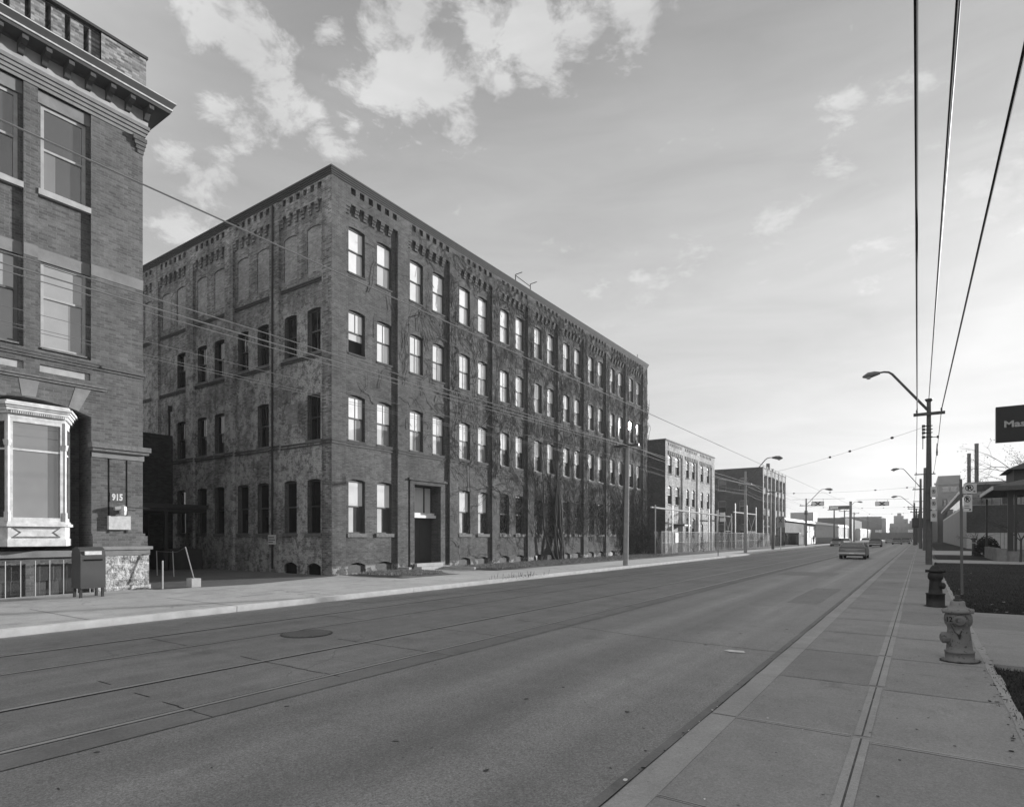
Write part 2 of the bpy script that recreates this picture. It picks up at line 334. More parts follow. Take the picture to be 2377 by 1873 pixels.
# parts are modelled in world coordinates; thing() parents them to an Empty at the thing's base
class Thing:
    def __init__(s, name, loc, label, cat, group=None, rz=0):
        s.e = bpy.data.objects.new(name, None); COL.objects.link(s.e); s.e.location = loc; s.e.rotation_euler = (0, 0, rz); s.e.empty_display_size = .3
        tag(s.e, label, cat, group); s.loc = Vector(loc); s.world = True
        s.inv = (Matrix.Translation(s.loc) @ Matrix.Rotation(rz, 4, 'Z')).inverted()
    def part(s, name, mb, mats, parent=None, world=True, label=None, kind=None, smooth=False):
        if world: mb.v = [tuple(s.inv @ Vector(v)) for v in mb.v]
        return mb.build(name, mats, parent or s.e, label, None, None, kind, smooth)
def text_mesh(s, size, mat, matrix, name, parent, ext=.002, bold=0.0, inv=None, sx=1.0):
    c = bpy.data.curves.new('lettering', 'FONT'); c.body = s; c.size = size; c.extrude = ext; c.offset = bold; c.align_x = 'LEFT'; c.resolution_u = 3
    tmp = bpy.data.objects.new('tmp', c); COL.objects.link(tmp); bpy.context.view_layer.update()
    me = bpy.data.meshes.new_from_object(tmp.evaluated_get(bpy.context.evaluated_depsgraph_get()))
    bpy.data.objects.remove(tmp); me.transform(Matrix.Diagonal((sx, 1, 1, 1))); me.transform(matrix)
    if inv is not None: me.transform(inv)
    me.materials.clear(); me.materials.append(mat)
    o = bpy.data.objects.new(name, me); COL.objects.link(o); o.parent = parent; return o

class Fr:
    """wall frame: u along the wall, z up, n outwards"""
    def __init__(s, O, U, N): s.O = Vector(O); s.U = Vector(U); s.N = Vector(N)
    def __call__(s, u, z, n): p = s.O + s.U * u + s.N * n; return (p.x, p.y, p.z + z)
def fbox(mb, F, u0, u1, z0, z1, n0, n1):
    mb.hexa([F(u0, z0, n0), F(u1, z0, n0), F(u1, z0, n1), F(u0, z0, n1), F(u0, z1, n0), F(u1, z1, n0), F(u1, z1, n1), F(u0, z1, n1)])
def arcz(ua, ub, zb, rise, u):
    if rise <= 0: return zb
    h = (ub - ua) / 2; t = (u - (ua + ub) / 2) / h; return zb - rise * t * t
def owall(mb, F, u0, u1, z0, z1, n, holes, depth):
    us = sorted({u0, u1} | {h[0] for h in holes} | {h[1] for h in holes}); zs = sorted({z0, z1} | {h[2] for h in holes} | {h[3] for h in holes})
    us = [u for u in us if u0 <= u <= u1]; zs = [z for z in zs if z0 <= z <= z1]
    for i in range(len(us) - 1):
        run = None
        for j in range(len(zs) - 1):
            cu = (us[i] + us[i + 1]) / 2; cz = (zs[j] + zs[j + 1]) / 2
            if any(h[0] < cu < h[1] and h[2] < cz < h[3] for h in holes):
                if run is not None: mb.quad(F(us[i], run, n), F(us[i + 1], run, n), F(us[i + 1], zs[j], n), F(us[i], zs[j], n)); run = None
            elif run is None: run = zs[j]
        if run is not None: mb.quad(F(us[i], run, n), F(us[i + 1], run, n), F(us[i + 1], zs[-1], n), F(us[i], zs[-1], n))
    for h in holes:
        a, b, c, d = h[:4]; rise = h[4] if len(h) > 4 else 0; m = n - (h[5] if len(h) > 5 else depth)
        sp = d - rise
        mb.quad(F(a, c, n), F(a, sp, n), F(a, sp, m), F(a, c, m)); mb.quad(F(b, c, n), F(b, sp, n), F(b, sp, m), F(b, c, m))
        mb.quad(F(a, c, n), F(b, c, n), F(b, c, m), F(a, c, m))
        K = 8 if rise else 1
        for k in range(K):
            ua = a + (b - a) * k / K; ub = a + (b - a) * (k + 1) / K; za = arcz(a, b, d, rise, ua); zb_ = arcz(a, b, d, rise, ub)
            mb.quad(F(ua, za, n), F(ub, zb_, n), F(ub, zb_, m), F(ua, za, m))
            if rise: mb.quad(F(ua, za, n), F(ub, zb_, n), F(ub, d, n), F(ua, d, n))

def window(T, F, ua, ub, za, zb, n, rise=0, mats=None, frame=None, muntin=False, sill=None, sillmat=None, openlow=False, sill_h=.09, fw=.055, meet=.5, double=True, sill_ext=.06, sill_n=.05, label=None, split=0):
    """n = depth plane of the frame front; double-hung sash"""
    mb = MB(); fm = frame or M_deepframe
    fbox(mb, F, ua, ua + fw, za, zb - rise * .6, n - .08, n); fbox(mb, F, ub - fw, ub, za, zb - rise * .6, n - .08, n)
    fbox(mb, F, ua + fw, ub - fw, za, za + fw, n - .08, n)
    if rise:
        K = 6
        for k in range(K):
            a = ua + (ub - ua) * k / K; b = ua + (ub - ua) * (k + 1) / K
            z1_, z2_ = arcz(ua, ub, zb, rise, a), arcz(ua, ub, zb, rise, b)
            mb.hexa([F(a, zb - rise - fw, n - .08), F(b, zb - rise - fw, n - .08), F(b, zb - rise - fw, n), F(a, zb - rise - fw, n), F(a, z1_, n - .08), F(b, z2_, n - .08), F(b, z2_, n), F(a, z1_, n)])
        ztop = zb - rise - fw
    else:
        fbox(mb, F, ua + fw, ub - fw, zb - fw, zb, n - .08, n); ztop = zb - fw
    zm = za + (zb - za) * meet
    if double: fbox(mb, F, ua + fw, ub - fw, zm - .03, zm + .03, n - .075, n - .012)
    # lower sash stiles stand further in
    if muntin:
        um = (ua + ub) / 2; fbox(mb, F, um - .013, um + .013, zm + .03, ztop, n - .05, n - .022)
        if not openlow: fbox(mb, F, um - .013, um + .013, za + fw, zm - .03, n - .07, n - .045)
    w = T.part('window', mb, fm, label=label)
    mb = MB(); mats = mats or (G_up, G_lo)
    mb.k = 0; mb.quad(F(ua + fw, zm, n - .035), F(ub - fw, zm, n - .035), F(ub - fw, ztop + .001, n - .035), F(ua + fw, ztop + .001, n - .035))
    mb.k = 1; lo = za + fw * .5
    if openlow: lo = zm - .35 * (zm - za)
    us_ = (ua + (ub - ua) * split) if split else ub - fw * .5
    mb.quad(F(ua + fw * .5, lo, n - .06), F(us_, lo, n - .06), F(us_, zm, n - .06), F(ua + fw * .5, zm, n - .06))
    if split: mb.k = 3; mb.quad(F(us_, lo, n - .06), F(ub - fw * .5, lo, n - .06), F(ub - fw * .5, zm, n - .06), F(us_, zm, n - .06))
    if openlow:
        mb.k = 2; mb.quad(F(ua + .01, za, n - .079), F(ub - .01, za, n - .079), F(ub - .01, lo, n - .079), F(ua + .01, lo, n - .079))
    T.part('pane', mb, list(mats[:2]) + [M_void] + list(mats[2:]), parent=w)
    if sill:
        mb = MB(); fbox(mb, F, ua - sill_ext, ub + sill_ext, za - sill_h, za, n - .05, sill); T.part('sill', mb, sillmat or M_stone, parent=w)
    return w

# ================================================================== the ground
mb = MB()
mb.quad((-1500, -300, -.06), (1500, -300, -.06), (1500, 3000, -.06), (-1500, 3000, -.06)); mb.build('ground', M_land, kind='structure')
mb = MB(); mb.box(-13.4, -1.85, -40, 700, -.2, 0); mb.build('road', M_asph, kind='structure')
mb = MB(); mb.k = 0; mb.quad((-1.85, -40, 0), (-1.63, -40, 0), (-1.63, 700, 0), (-1.85, 700, 0)); mb.build('gutter', M_gutter, kind='structure')
# track bed with joints and rails
mb = MB(); Z = .004; mb.quad((-11.95, -40, Z), (-5.8, -40, Z), (-5.8, 700, Z), (-11.95, 700, Z))
mb.k = 1; y = -6.0; j = 0
while y < 150:
    w = .007; x = -5.8
    for k in range(8):
        xa = -5.8 - 2.6 * k / 8; xb = -5.8 - 2.6 * (k + 1) / 8; o1 = R.uniform(-.02, .02)
        mb.quad((xa, y - w, .008), (xb, y + o1 - w, .008), (xb, y + o1 + w, .008), (xa, y + w, .008)) if R.random() < .8 else None
    if j % 2 == 0: mb.quad((-9.9, y - w, .008), (-11.2, y - w, .008), (-11.2, y + w, .008), (-9.9, y + w, .008))
    y += 1.84; j += 1
mb.k = 2; yy = -12
while yy < 200: mb.quad((-6.19, yy, .007), (-5.80 + R.uniform(-.01, .01), yy, .007), (-5.80 + R.uniform(-.01, .01), yy + 2, .007), (-6.19, yy + 2, .007)); yy += 2
mb.build('track_bed', [M_slab, M_joint, M_gutter], kind='structure')
for x, sd in ((-6.27, -1), (-7.77, 1), (-9.8, -1), (-11.3, 1)):
    mb = MB(); mb.quad((x - .03, -40, .012), (x + .03, -40, .012), (x + .03, 600, .012), (x - .03, 600, .012))
    mb.k = 1; g0 = x + sd * .03; g1 = x + sd * .055; a, b = min(g0, g1), max(g0, g1); mb.quad((a, -40, .010), (b, -40, .010), (b, 600, .010), (a, 600, .010))
    nm = {-6.27: 'rail nearest the camera side of the near streetcar track', -7.77: 'inner rail of the near streetcar track', -9.8: 'inner rail of the far streetcar track', -11.3: 'rail of the far streetcar track closest to the far kerb'}[x]
    mb.build('rail', [M_rail, M_joint], None, 'worn steel ' + nm, 'rail', 'streetcar rails set in the road')
# kerbs
mb = MB(); mb.box(-1.63, -1.40, -40, 700, -.2, .134); mb.k = 1
y = -2.3
while y < 80: mb.quad((-1.63, y - .005, .138), (-1.40, y - .005, .138), (-1.40, y + .005, .138), (-1.63, y + .005, .138)); y += 4
yy = -10; kp = 0
while yy < 120:
    o = R.uniform(-.012, .010); mb.quad((-1.652 + kp, yy, .010), (-1.632, yy, .010), (-1.632, yy + .5, .010), (-1.652 + o, yy + .5, .010))
    mb.quad((-1.634, yy, .1365), (-1.622 + kp * .5, yy, .1365), (-1.622 + o * .5, yy + .5, .1365), (-1.634, yy + .5, .1365)); kp = o; yy += .5
mb.build('near_kerb', [M_walkedge, M_joint], kind='structure')
mb = MB()
y = -40
while y < 600: mb.box(-13.6, -13.4, y, y + 5.98, -.2, .136); y += 6
mb.build('far_kerb', plain('far_kerb_concrete', .58, .9, .2, .3, 3), kind='structure')
# near sidewalk, slabs with trowelled edges
mb = MB(); mb.box(-1.40, .77, -40, 700, -.2, .13)
JY = [3.7 + 2.02 * k for k in range(-6, 60)]
def joint(x0, x1, y0, y1, e, dz=.134):
    if x1 - x0 > y1 - y0:   # across
        ym = (y0 + y1) / 2
        mb.k = 1; mb.quad((x0, ym - e, dz), (x1, ym - e, dz), (x1, ym - .006, dz), (x0, ym - .006, dz)); mb.quad((x0, ym + .006, dz), (x1, ym + .006, dz), (x1, ym + e, dz), (x0, ym + e, dz))
        mb.k = 2; mb.quad((x0, ym - .006, dz), (x1, ym - .006, dz), (x1, ym + .006, dz), (x0, ym + .006, dz))
    else:
        xm = (x0 + x1) / 2
        mb.k = 1; mb.quad((xm - e, y0, dz), (xm - .007, y0, dz), (xm - .007, y1, dz), (xm - e, y1, dz)); mb.quad((xm + .007, y0, dz), (xm + e, y0, dz), (xm + e, y1, dz), (xm + .007, y1, dz))
        mb.k = 2; mb.quad((xm - .007, y0, dz), (xm + .007, y0, dz), (xm + .007, y1, dz), (xm - .007, y1, dz))
for i, y in enumerate(JY):
    e = .035 if i % 2 else .018
    joint(-1.40, -.48, y - .01, y + .01, e); joint(-.32, .69, y - .01 - .10, y + .01 - .10, e)
    joint(-.41, -.39, y + .04, y + 1.98, .075 if (i // 2) % 3 else .06)
mb.k = 1; yy = -10
for k in range(200):
    a = R.uniform(.68, .70); b = R.uniform(.77, .80); mb.quad((a, yy, .134), (b, yy, .134), (b, yy + .6, .134), (a, yy + .6, .134)); yy += .6
mb.build('sidewalk', [M_walk, M_walkedge, plain('joint_grit', .08, 1, .1, .7, 6)], kind='structure')
# far sidewalk, apron, lane
mb = MB(); mb.box(-16.8, -13.6, -40, 600, -.2, .13); mb.box(-20.45, -16.8, -40, 16.9, -.2, .13); mb.box(-20.4, -16.8, 20.5, 23.3, -.2, .131)
mb.k = 1; y = 2
while y < 120: mb.quad((-16.8, y, .135), (-13.6, y + .02, .135), (-13.6, y + .035, .135), (-16.8, y + .015, .135)); y += 3
for k in range(14):
    x = R.uniform(-20, -14.5); y = R.uniform(8, 17); a = R.uniform(-.5, .5); l = R.uniform(.3, 1.4)
    mb.quad((x, y, .1345), (x + l * math.sin(a), y + l, .1345), (x + l * math.sin(a) + .02, y + l, .1345), (x + .02, y, .1345))
mb.build('far_sidewalk', [M_walkL, M_joint], kind='structure')
mb = MB(); mb.poly([(-19.6, 9.05, .1355), (-19.1, 12.0, .1355), (-20.1, 16.4, .1355), (-60, 16.4, .1355), (-60, 9.05, .1355)]); mb.build('lane', M_lane, kind='structure')
def turf(name, x0, x1, y0, y1, z0, h, mat, nx, ny, ell=False, kind='structure', holes=None):
    mb = MB(); vs = {}
    for i in range(nx + 1):
        for j in range(ny + 1):
            a = i / nx; b = j / ny; x = x0 + (x1 - x0) * a; y = y0 + (y1 - y0) * b
            ed = min(a, 1 - a, (b if ell else b * 6), ((1 - b) if ell else (1 - b) * 6)); ed = min(1, ed * 6)
            z = z0 + h * ed * (.7 + .3 * math.sin(x * 3.1 + y * 1.3)) + R.uniform(-.012, .012) * ed
            vs[i, j] = (x + R.uniform(-.03, .03) * (1 if ed < .9 else 0), y, z)
    for i in range(nx):
        for j in range(ny): mb.quad(vs[i, j], vs[i + 1, j], vs[i + 1, j + 1], vs[i, j + 1])
    return mb.build(name, mat, kind=kind, smooth=False)
turf('berm', -20.45, -16.75, 23.3, 52, .128, .10, M_dry, 20, 120)
turf('verge', -20.45, -16.75, 52, 130, .128, .06, M_dry, 12, 80)
turf('grass_island', -20.35, -16.9, 16.9, 20.5, .128, .14, M_dry, 24, 24, ell=True)
def blades(name, fn, count, hgt, w, mat):
    mb = MB()
    for _ in range(count):
        x, y, z = fn(); a = R.uniform(0, 6.28); h = hgt * R.uniform(.4, 1.2); dx, dy = math.cos(a) * w, math.sin(a) * w; lx, ly = R.uniform(-.5, .5) * h, R.uniform(-.5, .5) * h
        i = len(mb.v); mb.v += [(x - dx, y - dy, z), (x + dx, y + dy, z), (x + lx, y + ly, z + h)]; mb.f.append((i, i + 1, i + 2)); mb.mi.append(R.choice((0, 0, 1)))
    return mb.build(name, mat, kind='stuff')
def isl():
    while True:
        x = R.uniform(-20.3, -16.95); y = R.uniform(16.95, 20.45); u = (x + 18.6) / 1.75; v = (y - 18.7) / 1.8
        if u * u + v * v < 1: return x, y, .2
blades('dry_grass', lambda: isl() if R.random() < .2 else (R.uniform(-20.3, -16.9), 23.4 + 26 * R.random() ** 1.5, .2), 24000, .09, .012, [plain('straw_grass', .26, 1, .1), plain('dull_grass', .12, 1, .1)])
# the lawn side
mb = MB(); mb.box(.77, 60, 10.0, 16.55, -.2, .126); mb.k = 1
mb.quad((.9, 13.2, .130), (60, 13.3, .130), (60, 13.312, .130), (.9, 13.212, .130)); mb.build('driveway', [M_walk, M_joint], kind='structure')
turf('lawn', .79, 40, 16.55, 46.5, .10, .03, M_lawn, 60, 60)
turf('near_lawn', .80, 30, -12, 10.0, .06, .03, M_lawn, 40, 40)
turf('middle_lawn', 1.0, 30, 52, 66, .11, .03, M_lawn, 30, 20)
turf('far_lawn', 1.6, 5.3, 84, 200, .11, .05, M_lawn, 8, 60)
mb = MB(); mb.box(.77, 40, 46.5, 52, -.2, .128); mb.box(.77, 40, 66, 84, -.2, .128); mb.build('concrete_paths', ground_mat('path_concrete', .28, .2, .2), kind='structure')
def nl():
    if R.random() < .3: return R.uniform(.8, 3.5), R.uniform(4, 9.95), .08
    if R.random() < .02: return .80 - abs(R.gauss(0, .05)), R.choice((R.uniform(4, 10), R.uniform(16.6, 40))), .12
    y = 16.6 + 29 * R.random() ** 1.8; return R.uniform(.8, 2.0 + (y - 14) * .25), y, .12
blades('lawn_grass', nl, 42000, .036, .008, [plain('dark_grass', .03, 1, .1), plain('mid_grass', .05, 1, .1)])
mb = MB()
for _ in range(60):
    x, y, z = nl(); a = R.uniform(0, 3); mb.quad((x, y, z + .03), (x + .05 * math.cos(a), y + .03, z + .03), (x + .06, y + .07, z + .04), (x - .01, y + .05, z + .03))
mb.build('fallen_leaves', plain('pale_leaf', .35, 1, .1), kind='stuff')

# ================================================================== main brick factory
T = Thing('brick_factory', (-20.5, 16.45, 0), 'long four-storey dark brick factory with corbelled parapet and bare vines on its street front', 'factory')
FF = Fr((-20.5, 0, 0), (0, 1, 0), (1, 0, 0)); FS = Fr((0, 16.45, 0), (1, 0, 0), (0, -1, 0))
Y0, Y1 = 16.45, 51.75; XB = -46.0; PD = .13
FP = [(17.21 + 3.8 * i, 20.31 + 3.8 * i) for i in range(9)]
SP = [(-24.2 - 3.77 * i, -21.15 - 3.77 * i) for i in range(6)]
ROWS = [(1.92, 4.30), (6.0, 8.02), (9.84, 11.75), (13.38, 15.40)]
mbw = MB(); wins = []; bwins = []
DOOR = (21.42, 23.36, .45, 4.35)
def recess_holes(a, b, rev=False):
    return [(a + .28 + .5 * k, a + .54 + .5 * k, 16.73, 17.02) for k in range(6)]
def facade(mb, F, ua, ub, panels, holes_by_panel):
    edge = ua
    top = []
    for (a, b), hs in zip(panels, holes_by_panel):
        owall(mb, F, edge, a, 0, 16.28, 0, [], 0) ; edge = b
        owall(mb, F, a, b, 0, 16.28, -PD, hs, .2)
        mb.quad(F(a, 0, 0), F(a, 16.28, 0), F(a, 16.28, -PD), F(a, 0, -PD)); mb.quad(F(b, 0, 0), F(b, 16.28, 0), F(b, 16.28, -PD), F(b, 0, -PD))
        mb.quad(F(a, 16.28, 0), F(b, 16.28, 0), F(b, 16.28, -PD), F(a, 16.28, -PD))
        top += recess_holes(a, b)
        g = [(a + .28 + .5 * k, a + .54 + .5 * k) for k in range(6)]
        blocks = [(a, g[0][0])] + [(g[k][1], g[k + 1][0]) for k in range(5)]
        for (c, d) in blocks:
            fbox(mb, F, c + .001, d, 16.13, 16.279, -PD, -.002); fbox(mb, F, c + .001, d - .02, 16.0, 16.13, -PD, -.035); fbox(mb, F, c + .001, d - .04, 15.87, 16.0, -PD, -.068)
    owall(mb, F, edge, ub, 0, 16.28, 0, [], 0)
    owall(mb, F, ua, ub, 16.28, 17.12, 0, top, .14)
    for h in top: mb.quad(F(h[0], h[2], -.14), F(h[1], h[2], -.14), F(h[1], h[3], -.14), F(h[0], h[3], -.14))
hp = []
for i, (a, b) in enumerate(FP):
    c = (a + b) / 2; hs = []
    for sgn in (-1, 1):
        u = c + sgn * .83
        for r, (z0, z1) in enumerate(ROWS):
            if i == 1 and r == 0: continue
            h = (u - .47, u + .47, z0, z1, .06); hs.append(h); wins.append((FF, h, i, r, 'f', sgn))
        if i != 1: h = (u - .5, u + .5, .17, .62, .13); hs.append(h); bwins.append((FF, h, i))
    if i == 1: hs.append((DOOR[0], DOOR[1], DOOR[2], DOOR[3], 0, .6))
    hp.append(hs)
facade(mbw, FF, Y0, Y1, FP, hp)
SIDEW = {(0, 1): [0, 1, 2], (0, -1): [0, 2], (1, 1): [0, 2, 1], (1, -1): [0, 2], (2, 1): [0, 1, 2], (2, -1): [0, 1, 2], (3, 1): [0, 1, 2], (3, -1): []}
hp = []; blind = []
for i, (a, b) in enumerate(SP):
    c = (a + b) / 2; hs = []
    for sgn in (1, -1):
        u = c + sgn * .83
        for r in SIDEW.get((i, sgn), []):
            z0, z1 = ROWS[r]; h = (u - .45, u + .45, z0, z1, .055); hs.append(h); wins.append((FS, h, i, r, 's', sgn))
        h = (u - .48, u + .48, 13.34, 15.34, .08, .04); hs.append(h); blind.append(h)
        if i == 0: h = (u - .46, u + .46, .0, .62, .14); hs.append(h); bwins.append((FS, h, i))
    hp.append(hs)
facade(mbw, FS, XB, -20.5, SP[::-1], hp[::-1])
# the two hidden walls and the roof
mbw.quad((XB, Y1, 0), (-20.5, Y1, 0), (-20.5, Y1, 17.12), (XB, Y1, 17.12)); mbw.quad((XB, Y0, 0), (XB, Y1, 0), (XB, Y1, 17.12), (XB, Y0, 17.12))
wall = T.part('wall', mbw, M_front)
# give the lane side its own brick by splitting: faces looking down the lane use the worn brick
wall.data.materials.append(M_side)
for p in wall.data.polygons:
    c = p.center
    if c.y < .16 and (abs(p.normal.y) > .5 or c.x < -.9): p.material_index = 1
mb = MB()
for h in blind:
    K = 8
    for k in range(K):
        ua = h[0] + (h[1] - h[0]) * k / K; ub = h[0] + (h[1] - h[0]) * (k + 1) / K
        mb.quad(FS(ua, h[2], -PD - .04), FS(ub, h[2], -PD - .04), FS(ub, arcz(h[0], h[1], h[3], h[4], ub), -PD - .04), FS(ua, arcz(h[0], h[1], h[3], h[4], ua), -PD - .04))
T.part('bricked_up_window', mb, M_blind, label='pale brick infill closing the arched top-floor openings', kind='stuff')
mb = MB()
for k in range(4): 
    z0 = 17.10 + .078 * k; o = .03 * (k + 1); mb.box(XB - o, -20.5 + o, Y0 - o, Y1 + o, z0 + (.001 if k else 0), z0 + .078)
T.part('cornice', mb, M_coping)
mb = MB()
for F, pn, u0, u1 in ((FF, FP, Y0, Y1), (FS, SP[::-1], XB, -20.5)):
    e = u0
    for (a, b) in pn:
        for (z0, z1) in ((5.74, 5.79), (5.86, 5.93)):
            fbox(mb, F, e + (.03 if e > u0 else 0), a, z0, z1, -.02, .028); fbox(mb, F, a + .001, b - .001, z0, z1, -PD - .02, -PD + .03)
        e = b + .001
        if F is FS:
            for z in (9.58, 12.86):
                for (z0, z1) in ((z, z + .05), (z + .09, z + .15)): fbox(mb, F, a + .001, b - .001, z0, z1, -PD - .02, -PD + .045)
    for (z0, z1) in ((5.74, 5.79), (5.86, 5.93)): fbox(mb, F, e, u1, z0, z1, -.02, .028)
T.part('string_course', mb, plain('sooty_brick', .075, .9, .2, .5, 6))
RW = random.Random(3)
for F, h, i, r, side, sgn in wins:
    a, b, z0, z1, rise = h[:5]
    if side == 'f':
        up = G_up2 if (r == 3 or RW.random() < .6) else G_up
        lo = RW.choice((G_lo, G_lo, G_up)) if r else G_dim
        if r == 3: lo = RW.choice((G_up2, G_up, G_lo))
        if i > 6: lo = RW.choice((G_lo, G_dim)); 
        if r == 0 and i > 2: up, lo = G_dim, G_blk
        op = (i == 0 and r == 2 and sgn < 0); sp_ = 0; dk = G_dim
        if r == 0 and i <= 2: lo = G_up; sp_ = RW.uniform(.36, .46)
        elif r == 1: lo = G_up if i < 3 else G_lo; sp_ = RW.uniform(.35, .6); dk = G_mid if i < 3 else G_dim
        elif i > 3: lo = G_lo; sp_ = RW.uniform(.3, .7); dk = G_mid
        if r > 0 and RW.random() < .07: up = G_mid
        w = window(T, F, a, b, z0, z1, -PD - .10, rise, (up, lo, dk), split=sp_, muntin=(r in (1, 2) or i > 3), sill=-PD + (.07 if r == 0 else .03), sill_h=.17 if r == 0 else .08, sill_ext=.09 if r == 0 else .03, openlow=op, sillmat=M_stone if r == 0 else M_coping, label='window with its lower sash pushed up' if op else None)
    else:
        w = window(T, F, a, b, z0, z1, -PD - .15, rise, (G_side, G_blk), frame=M_frame_s if RW.random() < .5 else M_deepframe, muntin=(r > 0), sill=-PD + .05, sill_h=.13, sill_ext=.08, fw=.05, sillmat=M_stone)
for F, h, i in bwins:
    a, b, z0, z1 = h[:4]; mb = MB(); fbox(mb, F, a, b, z0 if z0 > 0 else .1, z1 - .09 if F is FF else z1 - .12, -PD - .19, -PD - .10); fbox(mb, F, a + .05, b - .05, z0 + .05 if z0 > 0 else .15, z1 - .14, -PD - .10, -PD - .092)
    if F is FF: T.part('basement_window', mb, plain('basement_board', .10, .8, .2, .4, 8) if RW.random() < .6 else M_darkmetal)
    else: T.part('basement_window', mb, M_void)
    mb = MB(); mb.quad(F(a, z0, -PD - .195), F(b, z0, -PD - .195), F(b, z1, -PD - .195), F(a, z1, -PD - .195)); T.part('basement_recess', mb, M_void)
# entrance
a, b, z0, z1 = DOOR
mb = MB()
owall(mb, FF, a - .30, b + .34, .13, z1 + .18, .03, [(a, b, .1, z1, 0, .13)], .13)
for u in (a - .30, b + .34): mb.quad(FF(u, .13, .03), FF(u, z1 + .18, .03), FF(u, z1 + .18, -PD), FF(u, .13, -PD))
fbox(mb, FF, a - .42, b + .46, z1 + .18, z1 + .26, -PD, .10); fbox(mb, FF, a - .36, b + .40, z1 + .26, z1 + .31, -PD, .05)
T.part('door_surround', mb, M_front)
mb = MB(); fbox(mb, FF, a + .001, b - .001, 2.72, 2.86, -.62, -.30); fbox(mb, FF, a + .001, b - .001, 2.86, 2.98, -.66, -.42)
T.part('transom_bar', mb, M_pale)
mb = MB(); fbox(mb, FF, a, b, 2.98, z1, -.70, -.66); mb.k = 0
for u in (a, a + .55, a + 1.35, b - .06): fbox(mb, FF, u + .001, u + .06, 2.98, z1 - .001, -.66, -.61)
fbox(mb, FF, a + .06, b - .06, z1 - .08, z1 - .002, -.66, -.615)
tr = T.part('transom_window', mb, M_deepframe)
mb = MB(); mb.quad(FF(a + .06, 3.0, -.655), FF(b - .06, 3.0, -.655), FF(b - .06, z1 - .08, -.655), FF(a + .06, z1 - .08, -.655)); T.part('pane', mb, G_up, parent=tr)
text_mesh('32', .26, M_white, Matrix(((0, 0, 1, -20.5 - .648), (1, 0, 0, a + .72), (0, 1, 0, 3.5), (0, 0, 0, 1))), 'house_number', tr, bold=.01, inv=T.inv)
mb = MB(); fbox(mb, FF, a, b, z0, 2.72, -.70, -.64)
for s_ in range(2):
    for (pz0, pz1) in ((.6, 1.2), (1.3, 2.5)): fbox(mb, FF, a + .12 + s_ * .93, a + .88 + s_ * .93, pz0, pz1, -.64, -.625)
mb.tube([FF(a + .9, 1.45, -.6), FF(a + .9, 1.75, -.6)], .015)
T.part('door', mb, plain('dark_door_paint', .045, .5, .4))
mb = MB(); mb.box(-21.2, -19.95, a - .05, b + .1, .13, .30); mb.box(-21.2, -20.3, a, b, .30, .45); T.part('door_step', mb, M_concrete)
mb = MB(); mb.box(-21, -19.9, 20.45, 20.62, .13, .32); mb.box(-20.2, -18.0, 23.0, 23.15, .13, .28); T.part('step_kerb', mb, M_concrete)
# odds and ends of the lane side
mb = MB(); fbox(mb, FS, -23.86, -23.0, 6.86, 7.72, -PD, -PD + .015); T.part('blocked_opening', mb, M_blind)
mb = MB(); mb.tube([(-24.6, 16.38, 17.0), (-24.6, 16.38, .3)], .05, 6); T.part('downpipe', mb, M_darkmetal)
mb = MB(); mb.tube([(-33.9, 16.3, 8.6), (-33.9, 16.3, 2)], .06, 6); mb.box(-34.05, -33.75, 16.15, 16.4, 8.6, 8.9); T.part('vent_pipe', mb, M_darkmetal)
mb = MB()
for y in (30.6, 32.3): mb.tube([(-20.7, y, 17.4), (-20.7, y, 18.0)], .03, 5); mb.tube([(-20.7, y, 18.0), (-20.3, y + .15, 18.1)], .025, 5)
mb.tube([(-20.7, 30.6, 17.95), (-20.7, 32.3, 17.85)], .025, 5); mb.tube([(-20.7, 49.9, 17.4), (-20.7, 49.9, 17.9)], .03, 5)
T.part('roof_rail', mb, M_darkmetal)
mb = MB(); mb.box(-24.85, -24.25, 16.33, 16.345, 1.42, 1.86)
o = mb.build('notice_board', M_pale, None, 'small pale notice with three lines of print, fixed low on the lane-side brick wall', 'notice')
mb = MB()
for k, wd in enumerate((.42, .5, .34)): mb.box(-24.8, -24.8 + wd, 16.322, 16.328, 1.72 - .11 * k, 1.755 - .11 * k)
mb.build('lettering', M_darkmetal, o)

# vines --------------------------------------------------------------
def vine_walk(mb, y, z, ang, steps, st, r0, wander, seg=3, r1=None, forks=0, clampz=(.1, 17.0)):
    p = []; 
    for i in range(steps):
        inpanel = any(a < y < b for a, b in FP)
        n = (-PD if inpanel else 0) + .03 + r0 * 1.2 + R.uniform(-.01, .02)
        if z > 16.2: n = .03
        p.append((-20.5 + n, y, z))
        ang += R.gauss(0, wander); y += math.sin(ang) * st; z += math.cos(ang) * st
        if z > 5.6 and any(abs(y - (a + b) / 2 - q) < .5 for a, b in FP for q in (-.83, .83)) and any(z0 - .1 < z < z1 + .03 for z0, z1 in ROWS[1:]): break
        if 21.0 < y < 23.8 and z < 4.7: break
        if not (clampz[0] < z < clampz[1]) or not (16.6 < y < Y1 - .02): break
        if forks and R.random() < forks: vine_walk(mb, y, z, ang + R.choice((-1, 1)) * R.uniform(.3, .8), int((steps - i) * .7), st, r0 * .6, wander, seg, None, forks * .6)
    if len(p) > 2: mb.tube(p, r0, seg, r2=r1 if r1 is not None else r0 * .35, cap=False)
VT = Thing('climbing_vine', (-20.3, 34.6, .1), 'big leafless climbing vine with several thick dark stems spreading over the brick front', 'vine')
mb = MB()
